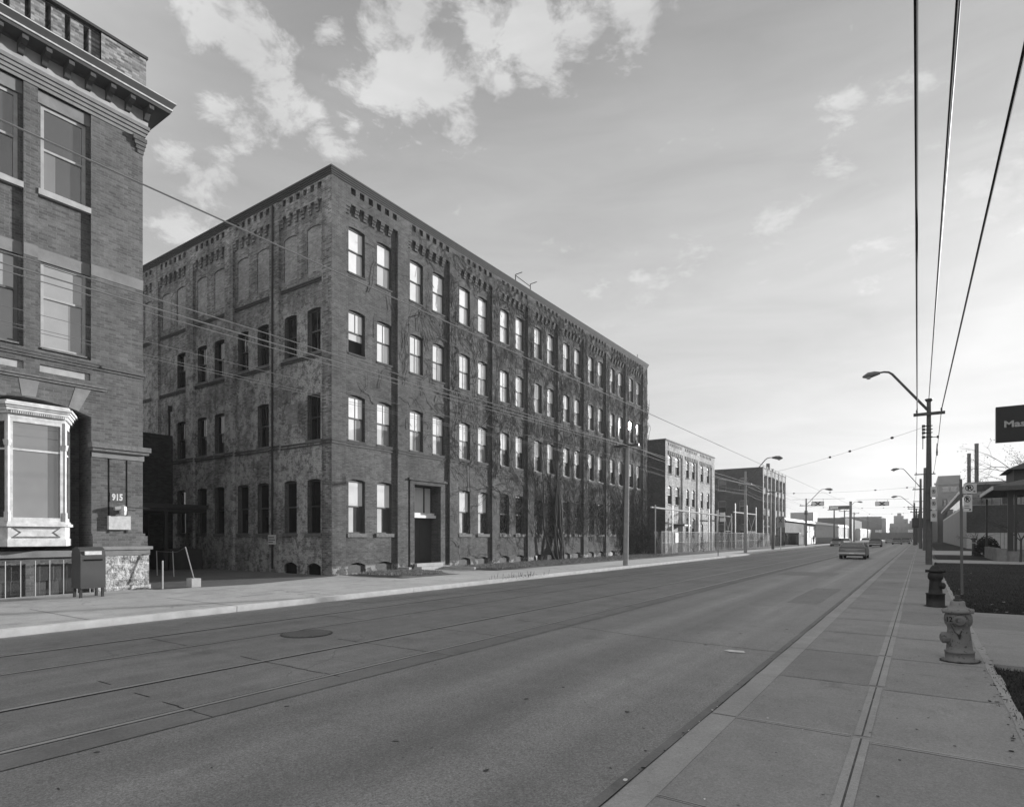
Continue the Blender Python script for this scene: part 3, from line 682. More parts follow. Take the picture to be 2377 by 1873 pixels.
for (y, ang, r, st) in ((34.5, -.62, .08, 1), (34.8, -.40, .09, 1), (35.1, .05, .14, 1), (35.3, .0, .10, 1), (35.6, .12, .07, 1)):
    path = []; yy = y; zz = .05; a = ang
    for k in range(15):
        path.append((-20.5 + .12 + r * .6 * (1 - k / 15) + (.25 * (1 - k / 5) if k < 5 else 0), yy, zz)); a = a * .80 + R.gauss(0, .13); yy += math.sin(a) * .5; zz += math.cos(a) * .5
    mb.tube(path, r, 7, r2=.018)
for k in range(10): mb.tube([(-20.15 + R.uniform(-.1, .1), 34.9 + R.uniform(-.8, .6), .05), (-20.25, 35.0 + R.uniform(-.5, .5), .5), (-20.35, 35.1 + R.uniform(-.4, .4), 1.1)], .07, 5, r2=.05)
VT.part('trunk', mb, M_bark)
mb = MB()
for k in range(50):
    y = R.gauss(36.5, 5); vine_walk(mb, y, R.uniform(3.5, 8), R.gauss(0, .5), 40, .22, R.uniform(.014, .032), .24, 4, forks=.06)
for y, z, a in ((22.0, 7.0, -.3), (22.8, 9.5, .2), (20.7, 9.0, .1), (21.0, 12, .1), (24.5, 6.5, -.5), (26.5, 5.5, -.6), (28.4, 5.2, -.5), (29, 8, -.3), (25.0, 10.3, -.2), (24.4, 13, .2), (21.9, 13.3, -.2), (18.9, 7.6, .25), (19.2, 8.6, -.2), (31, 10, -.6), (31.5, 13, -.2), (32.5, 4.5, -.8)):
    vine_walk(mb, y, z, a, 24, .2, R.uniform(.011, .02), .25, 4, forks=.12)
for k in range(40): y = R.uniform(45.5, 51.6); vine_walk(mb, y, R.uniform(.15, 2.5), R.gauss(0, .3), 50, .22, R.uniform(.02, .05), .2, 4, forks=.06)
VT.part('branches', mb, M_twig)
def dens(y, z):
    if y < 22: d = .10 if z > 6.5 else .0
    elif y < 24.2: d = .35 if z > 6.3 else .02
    elif y < 28: d = .75 if z > 5.2 else .08
    elif y < 31.8: d = .95 if z > 4.3 else .12
    else: d = 1.0 if z > 1.7 else .05
    if y > 45.5: d = 1
    return d
mbs = [MB(), MB()]; cnt = 0
while cnt < 6500:
    y = R.uniform(18, 51.7); z = R.uniform(.3, 16.9)
    if R.random() > dens(y, z): continue
    cnt += 1; vine_walk(mbs[0 if cnt % 5 < 3 else 1], y, z, R.gauss(0, .9), R.randint(6, 13), .17, R.uniform(.010, .020), .38, 3)
VT.part('twigs', mbs[0], M_twig, kind='stuff'); VT.part('twigs', mbs[1], M_twigp, kind='stuff')
# twigs hanging over the low windows and standing off the far corner
mb = MB()
for k in range(900):
    i = R.choice((3, 4, 4, 5, 6, 7, 8, 8)); c = sum(FP[i]) / 2 + R.choice((-.83, .83)); y = c + R.uniform(-.5, .5); z = R.uniform(2.0, 4.5); a = R.gauss(3.1, .5); p = []
    for s_ in range(9): p.append((-20.5 - .07 + R.uniform(0, .05), y, z)); a += R.gauss(0, .4); y += math.sin(a) * .13; z += math.cos(a) * .13
    mb.tube(p, .009, 3, cap=False)
for k in range(700):
    y = Y1 + .02; x = -20.5 + R.uniform(-.5, .1); z = 13.5 * R.random() ** 1.7 + .1; a = R.gauss(0, .5); p = []; o = .25 + .5 * max(0, 1 - z / 9)
    for s_ in range(9): p.append((x, min(max(y, Y1 - .1), Y1 + o), z)); a += R.gauss(0, .45); y += abs(math.sin(a)) * .10 * R.choice((1, 1, -1)); z += math.cos(a) * .16; x += R.uniform(-.05, .05)
    mb.tube(p, .014, 3, cap=False)
for k in range(500):
    y = R.uniform(46, 51.9); z = R.uniform(.1, 2.4); p = [(-20.4, y, z)]
    for s_ in range(6): y += R.uniform(-.15, .15); z += R.uniform(-.08, .2); p.append((-20.4 + R.uniform(0, .35), y, z))
    mb.tube(p, .012, 3, cap=False)
VT.part('loose_twigs', mb, M_twig, kind='stuff')

# ================================================================== corner building at the left
FL = Fr((-20.5, 0, 0), (0, 1, 0), (1, 0, 0)); FLS = Fr((0, 9.04, 0), (1, 0, 0), (0, 1, 0))
T = Thing('brick_office_building', (-20.5, 9.04, 0), 'stone-trimmed brick office building with a deep bracketed cornice and a white oriel bay', 'building')
SLOTS = [(-1.3, 0.0), (.34, 1.64), (4.67, 5.97), (6.30, 7.60)]; YA = -3.0; YE = 9.04
mb = MB()
def slotwall():
    e = YA
    for (a, b) in SLOTS:
        owall(mb, FL, e, a, 7.05, 14.42, 0, [], 0); e = b
        owall(mb, FL, a, b, 7.05, 14.42, -.1, [(a + .09, b - .09, 11.6, 14.05), (a + .09, b - .09, 7.12, 9.6)], .12)
        for u in (a, b): mb.quad(FL(u, 7.05, 0), FL(u, 14.42, 0), FL(u, 14.42, -.1), FL(u, 7.05, -.1))
        mb.quad(FL(a, 7.05, 0), FL(b, 7.05, 0), FL(b, 7.05, -.1), FL(a, 7.05, -.1))
        mb.quad(FL(a, 14.42, 0), FL(b, 14.42, 0), FL(b, 14.42, -.1), FL(a, 14.42, -.1))
    owall(mb, FL, e, YE, 7.05, 14.42, 0, [], 0)
slotwall()
owall(mb, FL, YA, YE, 1.2, 7.05, 0, [(4.5, 7.61, 1.2, 5.66, .30, .9), (6.34, 7.58, 6.44, 6.65, 0, .06), (4.71, 5.97, 6.44, 6.65, 0, .06)], .5)
owall(mb, FL, YA, YE, -.1, 1.2, 0, [(4.75, 6.0, .05, 1.0, 0), (6.2, 7.45, .05, 1.0, 0)], .25)
# back of the oriel recess
mb.quad(FL(4.5, 1.2, -.9), FL(7.61, 1.2, -.9), FL(7.61, 5.7, -.9), FL(4.5, 5.7, -.9))
# lane side and rest
owall(mb, FLS, -40, -20.5, 0, 15.4, 0, [], 0); mb.quad((-40, YA, 0), (-20.5, YA, 0), (-20.5, YA, 15.4), (-40, YA, 15.4))
for k in range(4): fbox(mb, FL, 8.72 - .0 + .05 * (3 - k), YE + .02 + .02 * k, 13.96 + .12 * k, 14.08 + .12 * k, -.05, .03 + .03 * k)
T.part('wall', mb, M_left)
mb = MB(); mb.box(-20.5, -20.38, YA, 7.45, 15.4, 17.05)
mb = MB()
holes = [(7.56 - .47 * k - .14, 7.56 - .47 * k, 15.9, 17.0, 0, .3) for k in range(20)]
FU = Fr((-20.55, 0, 0), (0, 1, 0), (1, 0, 0))
owall(mb, FU, YA, 7.85, 15.3, 17.04, 0, holes, .3)
mb.quad(FU(7.85, 15.3, 0), FU(7.85, 17.04, 0), FU(7.85, 17.04, .1), FU(7.85, 15.3, .1))
mb.box(-38, -20.45, 7.85, 9.12, 15.3, 17.04); mb.box(-38, -20.86, YA, 7.849, 15.3, 17.04)
T.part('parapet', mb, M_leftpale)
mb = MB(); mb.box(-38.1, -20.40, YA, 9.16, 17.04, 17.12); T.part('coping', mb, M_coping)
# frieze, architrave
mb = MB()
fbox(mb, FL, YA, 9.15, 14.86, 15.3, -.3, .11); mb.box(-39, -20.8, 9.04, 9.15, 14.86, 15.3)
T.part('frieze', mb, M_frieze)
mb = MB()
for k in range(4): fbox(mb, FL, YA, 9.06 + .045 * k, 14.42 + .11 * k, 14.53 + .11 * k - (.012 if k < 3 else 0), -.2, .025 + .04 * k)
fbox(mb, FL, YA, 9.05, 14.42, 14.86, -.25, .01)
T.part('architrave', mb, M_lime)
mb = MB()
prof = [(.11, 15.3), (.16, 15.36), (.58, 15.38), (.60, 15.50), (.63, 15.56), (.70, 15.68), (.70, 15.72), (.0, 15.80)]
def sweep(mb, prof, ys, ye, x0=-20.5, xb=-39):
    for (p0, z0), (p1, z1) in zip(prof, prof[1:]):
        mb.quad((x0 + p0, ys, z0), (x0 + p0, ye + p0, z0), (x0 + p1, ye + p1, z1), (x0 + p1, ys, z1))
        mb.quad((x0 + p0, ye + p0, z0), (xb, ye + p0, z0), (xb, ye + p1, z1), (x0 + p1, ye + p1, z1))
sweep(mb, prof, YA, 9.04)
cor = T.part('cornice', mb, plain('cornice_dark_paint', .06, .6, .3))
mb = MB(); sweep(mb, [(.605, 15.47), (.625, 15.47), (.632, 15.51), (.62, 15.512)], YA, 9.04); sweep(mb, [(.702, 15.69), (.712, 15.69), (.712, 15.72), (.702, 15.722)], YA, 9.04)
T.part('moulding_lip', mb, M_white, parent=cor)
y = -2.7; 
while y < 9.1:
    mb = MB(); x = -20.39
    pr = [(x, 15.35), (x + .42, 15.35), (x + .43, 15.24), (x + .30, 15.18), (x + .2, 15.2), (x + .08, 15.02), (x, 15.0)]
    i = len(mb.v); n = len(pr); mb.v += [(a, y - .07, b) for a, b in pr] + [(a, y + .07, b) for a, b in pr]
    mb.f.append(tuple(i + k for k in range(n))); mb.f.append(tuple(i + n + k for k in reversed(range(n)))); mb.mi += [0, 0]
    for k in range(n): mb.f.append((i + k, i + (k + 1) % n, i + n + (k + 1) % n, i + n + k)); mb.mi.append(0)
    T.part('bracket', mb, MATS['cornice_dark_paint'], parent=cor); y += .535
# stone bands, lintels, sills
mb = MB(); e = YA
for (a, b) in SLOTS:
    fbox(mb, FL, e, a - .001, 9.62, 9.95, -.05, .012); e = b + .001
    fbox(mb, FL, a + .001, b - .001, 9.60, 9.95, -.15, -.085)
fbox(mb, FL, e, 9.05, 9.62, 9.95, -.05, .012)
T.part('stone_band', mb, M_lime)
for n_, (a, b) in enumerate(SLOTS):
    mb = MB(); fbox(mb, FL, a + .002, b - .002, 14.06, 14.41, -.2, -.07); T.part('lintel', mb, M_lime)
    window(T, FL, a + .09, b - .09, 11.6, 14.05, -.14, 0, (G_left, G_left3, G_left), split=.34, frame=M_frieze, fw=.09, sill=.03, sill_h=.16, sill_ext=.085, sillmat=M_frieze)
    window(T, FL, a + .09, b - .09, 7.15, 9.6, -.14, 0, (G_left2, G_left2, G_left3), split=.62, frame=M_frieze if n_ == 3 else M_frame_s, muntin=n_ != 3, fw=.08, sill=-.02, sill_h=.05, sill_ext=.0, sillmat=M_stone, meet=.6)
for k, (z0, z1, o) in enumerate(((6.80, 6.86, .04), (6.875, 6.95, .06), (6.965, 7.04, .04))):
    mb = MB(); fbox(mb, FL, YA, 9.06, z0, z1, -.02, o)
    if k == 1: fbox(mb, FL, 7.85, 9.10, z0 + .001, z1 - .001, -.02, .09)
    T.part('string_course', mb, M_left)
mb = MB(); fbox(mb, FL, 4.1, 8.0, 6.18, 6.24, -.02, .05); fbox(mb, FL, 4.1, 8.0, 6.25, 6.30, -.02, .09); T.part('label_mould', mb, M_stone)
for (a, b) in ((6.34, 7.58), (4.71, 5.97)): mb = MB(); fbox(mb, FL, a, b, 6.44, 6.65, -.08, -.055); T.part('stone_panel', mb, M_frieze)
for pts in (((5.93, 5.69), (6.25, 5.70), (6.33, 6.17), (5.86, 6.17)), ((7.03, 5.56), (7.28, 5.48), (7.6, 6.17), (7.2, 6.17)), ((4.92, 5.56), (4.70, 5.48), (4.5, 6.17), (4.85, 6.17))):
    mb = MB(); mb.hexa([FL(u, z, -.05) for u, z in pts] + [FL(u, z, .008) for u, z in pts]); T.part('voussoir', mb, M_lime)
# pier capital, base, rubble foot
for (ya, yb) in ((7.61, 9.04), (3.1, 4.5)):
    mb = MB(); fbox(mb, FL, ya - .06, yb + .16, 4.45, 4.60, -.1, .22); fbox(mb, FL, ya - .02, yb + .12, 4.36, 4.45, -.1, .16); T.part('capital', mb, M_stone)
    mb = MB(); fbox(mb, FL, ya + .0, yb + .03, 4.18, 4.36, -.1, .035); T.part('capital_band', mb, M_lime)
    mb = MB(); fbox(mb, FL, ya + .001, yb + .05, 1.80, 1.88, -.1, .05); fbox(mb, FL, ya + .001, yb + .1, 1.48, 1.80, -.1, .10); T.part('brick_base', mb, M_left)
    mb = MB(); fbox(mb, FL, ya - .05, yb + .2, 1.38, 1.48, -.1, .24); fbox(mb, FL, ya, yb + .14, 1.20, 1.38, -.1, .18); T.part('water_table', mb, M_lime)
    mb = MB(); fbox(mb, FL, ya + .002, yb + .12, .1, 1.2, -.1, .15); fbox(mb, FL, ya + .0, yb + .16, .05, .28, -.1, .19); T.part('rubble_foot', mb, M_rubble)
    for u in (ya + .46, ya + .96): 
        mb = MB(); fbox(mb, FL, u - .022, u + .022, 1.9, 4.17, -.02, .004); T.part('groove', mb, M_void)
mb = MB(); fbox(mb, FL, 4.52, 7.6, 1.2, 1.38, -.3, .12); T.part('basement_ledge', mb, M_lime)
for (a, b) in ((4.75, 6.0), (6.2, 7.45)): window(T, FL, a, b, .05, 1.0, -.12, 0, (G_dim, G_dim), frame=M_frame_s, double=False, meet=.5)
mb = MB()
for k in range(9): mb.tube([FL(4.85 + .33 * k, .13, .22), FL(4.85 + .33 * k, 1.12, .22)], .012, 4)
T.part('window_bars', mb, M_galv)
# oriel bay
FO = FL
cx = 6.10
outl = [(4.98, -.4), (5.46, .6), (6.74, .6), (7.22, -.4)]   # (u, n)
def orng(mb, off, z0, z1, top=False):
    def po(i):
        u, n = outl[i]; s_ = -1 if i < 2 else 1
        return (u + s_ * off * (.9 if i in (0, 3) else .55), n + off * (.3 if i in (0, 3) else 1))
    P_ = [po(i) for i in range(4)]
    lo = [FO(u, z0, n) for u, n in P_]; hi = [FO(u, z1, n) for u, n in P_]
    mb.hexa(lo + hi)
orl = MB(); orng(orl, .0, 1.72, 2.06); orng(orl, .03, 1.52, 1.72); orng(orl, .08, 2.06, 2.14); orng(orl, .02, 2.14, 2.2); oriel = T.part('oriel_base', orl, M_white)
mb = MB(); orng(mb, .10, 5.14, 5.22); orng(mb, .14, 5.22, 5.27); orng(mb, .06, 5.06, 5.14); orng(mb, .0, 4.96, 5.06); orng(mb, .19, 5.27, 5.33); orng(mb, .10, 5.33, 5.40)
oc = T.part('oriel_cornice', mb, M_white)
mb = MB()
for k in range(26): u = 5.5 + 1.22 * k / 25.5; fbox(mb, FO, u, u + .024, 5.07, 5.13, .6, .70)
T.part('dentils', mb, M_white, parent=oc)
# posts, glass
mb = MB()
posts = [(5.46, .6), (6.74, .6)]
for u, n in posts:
    mb = MB(); mb.tube([FO(u + .0, 2.2, n - .04), FO(u, 2.45, n - .04)], .075, 8); mb.tube([FO(u, 2.45, n - .04), FO(u, 4.2, n - .04)], .05, 8); mb.tube([FO(u, 4.2, n - .04), FO(u, 4.35, n - .04)], [.07, .10], 8); mb.tube([FO(u, 4.35, n - .04), FO(u, 4.97, n - .04)], .06, 8); T.part('colonnette', mb, M_white)
def opanel(u0, n0, u1, n1, nm, gm):
    O = Vector(FO(u0, 0, n0)); Q = Vector(FO(u1, 0, n1)); U = (Q - O); Ln = U.length; U /= Ln; Nn = Vector((U.y, -U.x, 0))
    if Nn.x < 0: Nn = -Nn
    F = Fr(O, U, Nn); mb = MB(); w = .11
    fbox(mb, F, .03, w, 2.2, 4.96, -.10, -.01); fbox(mb, F, Ln - w, Ln - .03, 2.2, 4.96, -.10, -.01); fbox(mb, F, w, Ln - w, 2.2, 2.3, -.1, -.01); fbox(mb, F, w, Ln - w, 4.86, 4.96, -.1, -.01); fbox(mb, F, w, Ln - w, 4.10, 4.15, -.09, -.03)
    f = T.part('oriel_window', mb, M_white); mb = MB(); q = w + (Ln - 2 * w) * .74; mb.quad(F(w, 2.3, -.07), F(q, 2.3, -.07), F(q, 4.86, -.07), F(w, 4.86, -.07)); mb.k = 1; mb.quad(F(q, 2.3, -.07), F(Ln - w, 2.3, -.07), F(Ln - w, 4.86, -.07), F(q, 4.86, -.07)); T.part('pane', mb, [G_left3, gm], parent=f)  # two-tone pane: the reflection is put into the glass colours
    return F, Ln
F1, L1 = opanel(5.46, .6, 6.74, .6, 'f', G_left); opanel(6.74, .6, 7.22, -.4, 'r', G_left); opanel(4.98, -.4, 5.46, .6, 'l', G_left)
mb = MB()
for F, Ln in ((F1, L1),):
    fbox(mb, F, .12, Ln - .12, 1.75, 1.79, 0, .02); fbox(mb, F, .12, Ln - .12, 2.0, 2.03, 0, .02)
    for u, sg in ((.14, 1), (Ln - .14, -1)):
        mb.hexa([F(u, 1.8, 0), F(u + sg * .03, 1.8, 0), F(u + sg * .03, 1.8, .015), F(u, 1.8, .015), F(u + sg * .12, 1.9, 0), F(u + sg * .15, 1.9, 0), F(u + sg * .15, 1.9, .015), F(u + sg * .12, 1.9, .015)])
        mb.hexa([F(u + sg * .12, 1.9, 0), F(u + sg * .15, 1.9, 0), F(u + sg * .15, 1.9, .015), F(u + sg * .12, 1.9, .015), F(u, 1.99, 0), F(u + sg * .03, 1.99, 0), F(u + sg * .03, 1.99, .015), F(u, 1.99, .015)])
T.part('panel_ornament', mb, M_stone, parent=oriel)
# number plate, service box, lamp
mb = MB(); fbox(mb, FL, 8.10, 8.52, 2.86, 3.14, .0, .02)
np_ = T.part('number_plate', mb, plain('plate_dark', .07, .6, .3))
text_mesh('915', .27, M_white, Matrix(((0, 0, 1, -20.5 + .022), (1, 0, 0, 8.15), (0, 1, 0, 2.91), (0, 0, 0, 1))), 'house_number', np_, bold=.012, inv=T.inv, sx=.75)
mb = MB(); fbox(mb, FL, 8.03, 8.64, 2.0, 2.42, .0, .12); b_ = T.part('service_box', mb, plain('service_box_paint', .42, .6, .3, .4, 8))
mb = MB(); fbox(mb, FL, 8.06, 8.10, 1.9, 2.0, .0, .03); fbox(mb, FL, 8.55, 8.6, 1.9, 2.0, .0, .03); T.part('box_bracket', mb, M_darkmetal, parent=b_)
mb = MB(); mb.tube([FL(8.40, 2.45, .16), FL(8.40, 2.60, .16), FL(8.40, 2.70, .16), FL(8.40, 2.76, .16)], [.09, .11, .10, .03], 12); mb.tube([FL(8.34, 2.66, .16), FL(8.16, 2.64, .17)], [.085, .06], 10); fbox(mb, FL, 8.36, 8.44, 2.5, 2.66, 0, .16)
T.part('wall_lamp', mb, M_galv)
mb = MB(); mb.tube([FL(8.45, 2.69, .16), FL(9.16, 2.68, .16)], .012, 5); mb.tube([FL(9.13, 2.68, .16), FL(9.17, 2.68, .16)], .02, 6); T.part('lamp_rod', mb, M_darkmetal)

# street-side bits by the corner building
T = Thing('mailbox', (-18.9, 6.95, .13), 'dark steel letter box on four short legs with a white label, below the oriel', 'mailbox')
mb = MB(); FM = Fr((-18.9, 6.95, 0), (0, 1, 0), (1, 0, 0))
for (u, n) in ((-.26, -.2), (.26, -.2), (-.26, .2), (.26, .2)): fbox(mb, FM, u - .03, u + .03, .13, .4, n - .03, n + .03)
T.part('legs', mb, M_darkmetal)
mb = MB(); prof = [(-.3, .38), (.3, .38), (.3, 1.25), (.24, 1.42), (.1, 1.5), (-.1, 1.5), (-.24, 1.45), (-.3, 1.3)]
i = len(mb.v); n = len(prof); mb.v += [FM(-.3, z, x) for x, z in prof] + [FM(.3, z, x) for x, z in prof]
mb.f += [tuple(range(n)), tuple(reversed(range(n, 2 * n)))]; mb.mi += [0, 0]
for k in range(n): mb.f.append((k, (k + 1) % n, n + (k + 1) % n, n + k)); mb.mi.append(0)
T.part('body', mb, plain('box_paint', .055, .5, .3))
mb = MB(); fbox(mb, FM, -.2, .2, 1.29, 1.39, .26, .31); T.part('label_plate', mb, M_white)
mb = MB(); fbox(mb, FM, -.22, .22, 1.13, 1.17, .3, .315); T.part('slot', mb, M_void)
for k, (x, y, h, lean, w) in enumerate(((-26.6, 12.3, 1.05, -.06, 'thin pale rod standing in the lane farthest from the concrete block'), (-25.2, 12.3, 1.05, -.1, 'thin pale rod standing in the lane, middle of the row'))):
    mb = MB(); mb.tube([(x, y, .13), (x + lean, y, .13 + h)], .018, 5); mb.build('marker_rod', M_pale, None, w, 'rod', 'thin rods in the lane')
T = Thing('barrier_post', (-19.6, 10.2, .13), 'thin leaning rod set in a pale concrete block at the mouth of the lane', 'post')
mb = MB(); mb.box(-19.78, -19.45, 10.05, 10.35, .13, .42); T.part('block', mb, M_concrete)
mb = MB(); mb.tube([(-19.6, 10.2, .4), (-19.85, 10.05, 1.45)], .018, 5); T.part('rod', mb, M_concrete)
mb = MB(); mb.tube([(-19.7, 8.92 + .35, .13), (-19.7, 8.92 + .35, 1.03)], .025, 6); mb.build('short_post', M_galv, None, 'short grey metal post beside the rubble foot of the corner pier', 'post')
mb = MB(); mb.tube([(-26.66, 12.3, 1.16), (-25.3, 12.3, 1.14), (-23.5, 11.6, 1.2), (-19.85, 10.05, 1.43)], .012, 4); mb.build('barrier_wire', M_grey, None, 'thin wire strung between the leaning rods across the lane', 'wire')

# lane end: link building, shed, board
T = Thing('link_building', (-33.6, 12.7, 0), 'near-black link building closing off the end of the shaded lane', 'building')
mb = MB(); FK = Fr((-33.6, 0, 0), (0, 1, 0), (1, 0, 0))
owall(mb, FK, 9.0, 16.34, 0, 7.25, 0, [(10.2, 11.2, 4.4, 6.3), (13.2, 14.2, 4.4, 6.3)], .2); mb.quad((-33.6, 9, 7.25), (-45, 9, 7.25), (-45, 16.3, 7.25), (-33.6, 16.3, 7.25))
M_blackbr = brick('black_brick', .036, .4, 1.2, .5); T.part('wall', mb, M_blackbr)  # near-black brick tone, used for the mill side walls too
for a in (10.2, 13.2): window(T, FK, a, a + 1, 4.4, 6.3, -.1, 0, (G_side, G_blk), sill=.05)
T = Thing('loading_shed', (-31.9, 14.5, 0), 'low dark lean-to loading shed under the factory side wall', 'shed')
mb = MB(); mb.box(-33.5, -29.9, 12.2, 16.3, 3.18, 3.36); mb.box(-33.5, -30.1, 12.3, 16.3, 3.0, 3.18); T.part('roof', mb, M_darkmetal)
mb = MB()
for (x, y) in ((-30.1, 12.4), (-30.1, 14.3), (-31.8, 12.4), (-33.3, 12.4)): mb.box(x - .07, x + .07, y - .07, y + .07, .13, 3.0)
T.part('posts', mb, M_darkmetal)
mb = MB(); mb.box(-33.4, -30.3, 14.6, 16.2, .13, 1.15); T.part('platform', mb, plain('dark_timber', .05, .9, .2))
mb = MB(); mb.box(-33.3, -31.9, 14.3, 14.36, 1.15, 2.9); T.part('door', mb, MATS['dark_timber'])
T = Thing('pale_board', (-34.0 + .6, 13.2, .13), 'blank pale square board on a spindly stand in the dark lane', 'board')
mb = MB(); mb.box(-33.0 , -32.95, 12.75, 13.75, 1.85, 2.75); T.part('board', mb, plain('board_grey', .34, .8, .2))
mb = MB(); mb.tube([(-32.98, 13.0, .13), (-32.98, 13.1, 1.85)], .025, 5); mb.tube([(-32.98, 13.5, .13), (-32.98, 13.4, 1.85)], .025, 5); T.part('stand', mb, M_galv)
T = Thing('timber_stack', (-30.8, 13.5, .13), 'stack of weathered planks lying beside the loading shed', 'timber')
for k in range(5):
    mb = MB(); mb.box(-31.6, -30.3, 12.9, 13.6, .2 + .16 * k, .33 + .16 * k); T.part('plank', mb, M_concrete)

# ================================================================== second and third mills
def mill(name, label, X, ya, yb, H, bays, rows, depth, front, side, arch, corb, dist_side_windows):
    T = Thing(name, (X, ya, 0), label, 'building'); F = Fr((X, 0, 0), (0, 1, 0), (1, 0, 0)); G = Fr((0, ya, 0), (1, 0, 0), (0, -1, 0))
    mb = MB(); e = ya; ws = []; top = []
    for (a, b, wn) in bays:
        hs = [(u0, u1, z0, z1, arch) for (u0, u1) in wn for (z0, z1) in rows(a, u0)]
        owall(mb, F, e, a, 0, H - 1.15, 0, [], 0); e = b; owall(mb, F, a, b, 0, H - 1.15, -.14, hs, .2)
        for u in (a, b): mb.quad(F(u, 0, 0), F(u, H - 1.15, 0), F(u, H - 1.15, -.14), F(u, 0, -.14))
        mb.quad(F(a, H - 1.15, 0), F(b, H - 1.15, 0), F(b, H - 1.15, -.14), F(a, H - 1.15, -.14)); ws += hs
        if corb:
            n = int((b - a) / .62)
            for k in range(n):
                u = a + .2 + (b - a - .3) * k / n
                top.append((u, u + .30, H - .62, H - .28)); fbox(mb, F, u + .30, u + .55, H - 1.5, H - 1.151, -.14, -.01)
    owall(mb, F, e, yb, 0, H - 1.15, 0, [], 0); owall(mb, F, ya, yb, H - 1.15, H - .15, 0, top, .15)
    for h in top: pass
    T.part('wall', mb, front)
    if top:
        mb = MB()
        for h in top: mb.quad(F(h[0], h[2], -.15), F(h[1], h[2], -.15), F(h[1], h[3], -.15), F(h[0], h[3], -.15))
        T.part('cornice_recess', mb, M_blackbr)  # recess backs darkened: the shade inside is put into the brick colour
    mb = MB(); owall(mb, G, X - depth, X, 0, H - .15, 0, [(w[0], w[1], w[2], w[3], .12) for w in dist_side_windows], .2)
    mb.quad((X - depth, yb, 0), (X, yb, 0), (X, yb, H - .15), (X - depth, yb, H - .15)); mb.quad((X - depth, ya, H - .2), (X, ya, H - .2), (X, yb, H - .2), (X - depth, yb, H - .2))
    mb.quad((X - depth, ya, 0), (X - depth, yb, 0), (X - depth, yb, H - .15), (X - depth, ya, H - .15))
    T.part('side_wall', mb, side)
    mb = MB(); mb.box(X - depth, X + .08, ya - .08, yb + .05, H - .15, H); T.part('parapet', mb, M_coping)
    for h in ws: window(T, F, h[0], h[1], h[2], h[3], -.24, arch, (G_lo, G_blk) if corb else (G_side, G_blk), sill=-.08, frame=M_deepframe, sill_h=.12)
    for w in dist_side_windows: window(T, G, w[0], w[1], w[2], w[3], -.12, .12, (G_dim, G_side), frame=M_grey, sill=.04)
    return T
M_palebr = brick('whitewashed_brick', .33, .35, .8, .6, streak=.5)
b2 = [(61.2, 66.0, [(61.6, 62.9), (64.0, 65.35)]), (66.7, 71.5, [(67.6, 68.7), (69.7, 70.9)]), (72.2, 77.4, [(73.1, 74.2), (75.7, 76.8)])]
def rows2(a, u0):
    r = [(8.45, 10.45), (5.2, 7.2)]
    if u0 in (67.6, 69.7): r.append((1.6, 3.9))
    elif u0 == 73.1: r.append((.2, 3.3))
    return r
T2 = mill('whitewashed_mill', 'three-storey pale whitewashed brick mill with arched windows behind the yard fence', -22, 60.5, 78.6, 12.0, b2, rows2, 22, M_palebr, M_blackbr, .25, True,
     [(-26 - 3.2 * k, -24.9 - 3.2 * k, z, z + 2) for k in range(5) for z in (1.6, 5.2, 8.4)])
mb = MB(); mb.box(-22.2, -20.9, 63.4, 65.6, 2.9, 3.05); T2.part('canopy', mb, M_darkmetal)
b3 = [(100.5 + 3.15 * k, 103.1 + 3.15 * k, [(100.52 + 3.15 * k, 103.08 + 3.15 * k)]) for k in range(6)]
T3 = mill('piered_mill', 'distant white-fronted mill with closely spaced tall piers and dark windows', -20.5, 99.8, 119.4, 12.7, b3, lambda a, u: [(9.5, 11.45), (6.2, 8.6), (3.45, 5.1), (1.9, 3.3)], 20, M_palebr, M_blackbr, 0, False,
     [(-24 - 3.4 * k, -22.7 - 3.4 * k, z, z + 2) for k in range(5) for z in (1.8, 5.6, 9.2)])
for k in range(7):
    mb = MB(); mb.box(-20.5, -20.42, 99.9 + 3.15 * k, 100.45 + 3.15 * k, 0, 13.0); T3.part('pier', mb, M_palebr)
mb = MB(); mb.tube([(-21.5, 109, 12.5), (-21.5, 109, 14.2)], .3, 8); T3.part('roof_vent', mb, M_darkmetal)

# ================================================================== yard fence and pipe gantry
T = Thing('chain_link_fence', (-19.3, 51, .13), 'chain-link yard fence on slim posts between the vine-covered factory and the far mill', 'fence')
for k in range(15):
    y = 52.2 + 3.3 * k; mb = MB(); mb.tube([(-19.3, y, .1), (-19.3, y, 2.25)], .035, 5); T.part('post', mb, M_galv)
mb = MB(); mb.tube([(-19.3, 52.2, 2.2), (-19.3, 98.4, 2.2)], .022, 4); mb.tube([(-19.3, 52.2, 1.2), (-19.3, 98.4, 1.2)], .015, 4); T.part('rail', mb, M_galv)
mb = MB(); y = 50.2
while y < 98.3:
    for d in (1, -1):
        a, b = (y, y + 2.05) if d > 0 else (y + 2.05, y); mb.tube([(-19.3, a, .15), (-19.3, b, 2.2)], .005, 3, cap=False)
    y += .13
T.part('wire_mesh', mb, plain('fence_wire', .28, .7, .3))
T = Thing('pipe_gantry', (-19.5, 51, .13), 'row of tall poles carrying a long pale pipe above the yard fence', 'gantry', 'pipe gantries above the yard fence')
for y, h in ((51.3, 4.6), (55.8, 4.7), (60.7, 4.8), (64.0, 4.8), (67.7, 4.85), (70.9, 4.8), (74.3, 4.7), (77.5, 4.6)):
    mb = MB(); mb.tube([(-19.6, y, .1), (-19.6, y, h)], .07, 6); T.part('pole', mb, M_grey if R.random() < .4 else M_galv)
mb = MB(); mb.tube([(-19.6, 50.3, 4.35), (-19.6, 77.6, 4.22)], .085, 7); T.part('pipe', mb, M_concrete)
mb = MB()
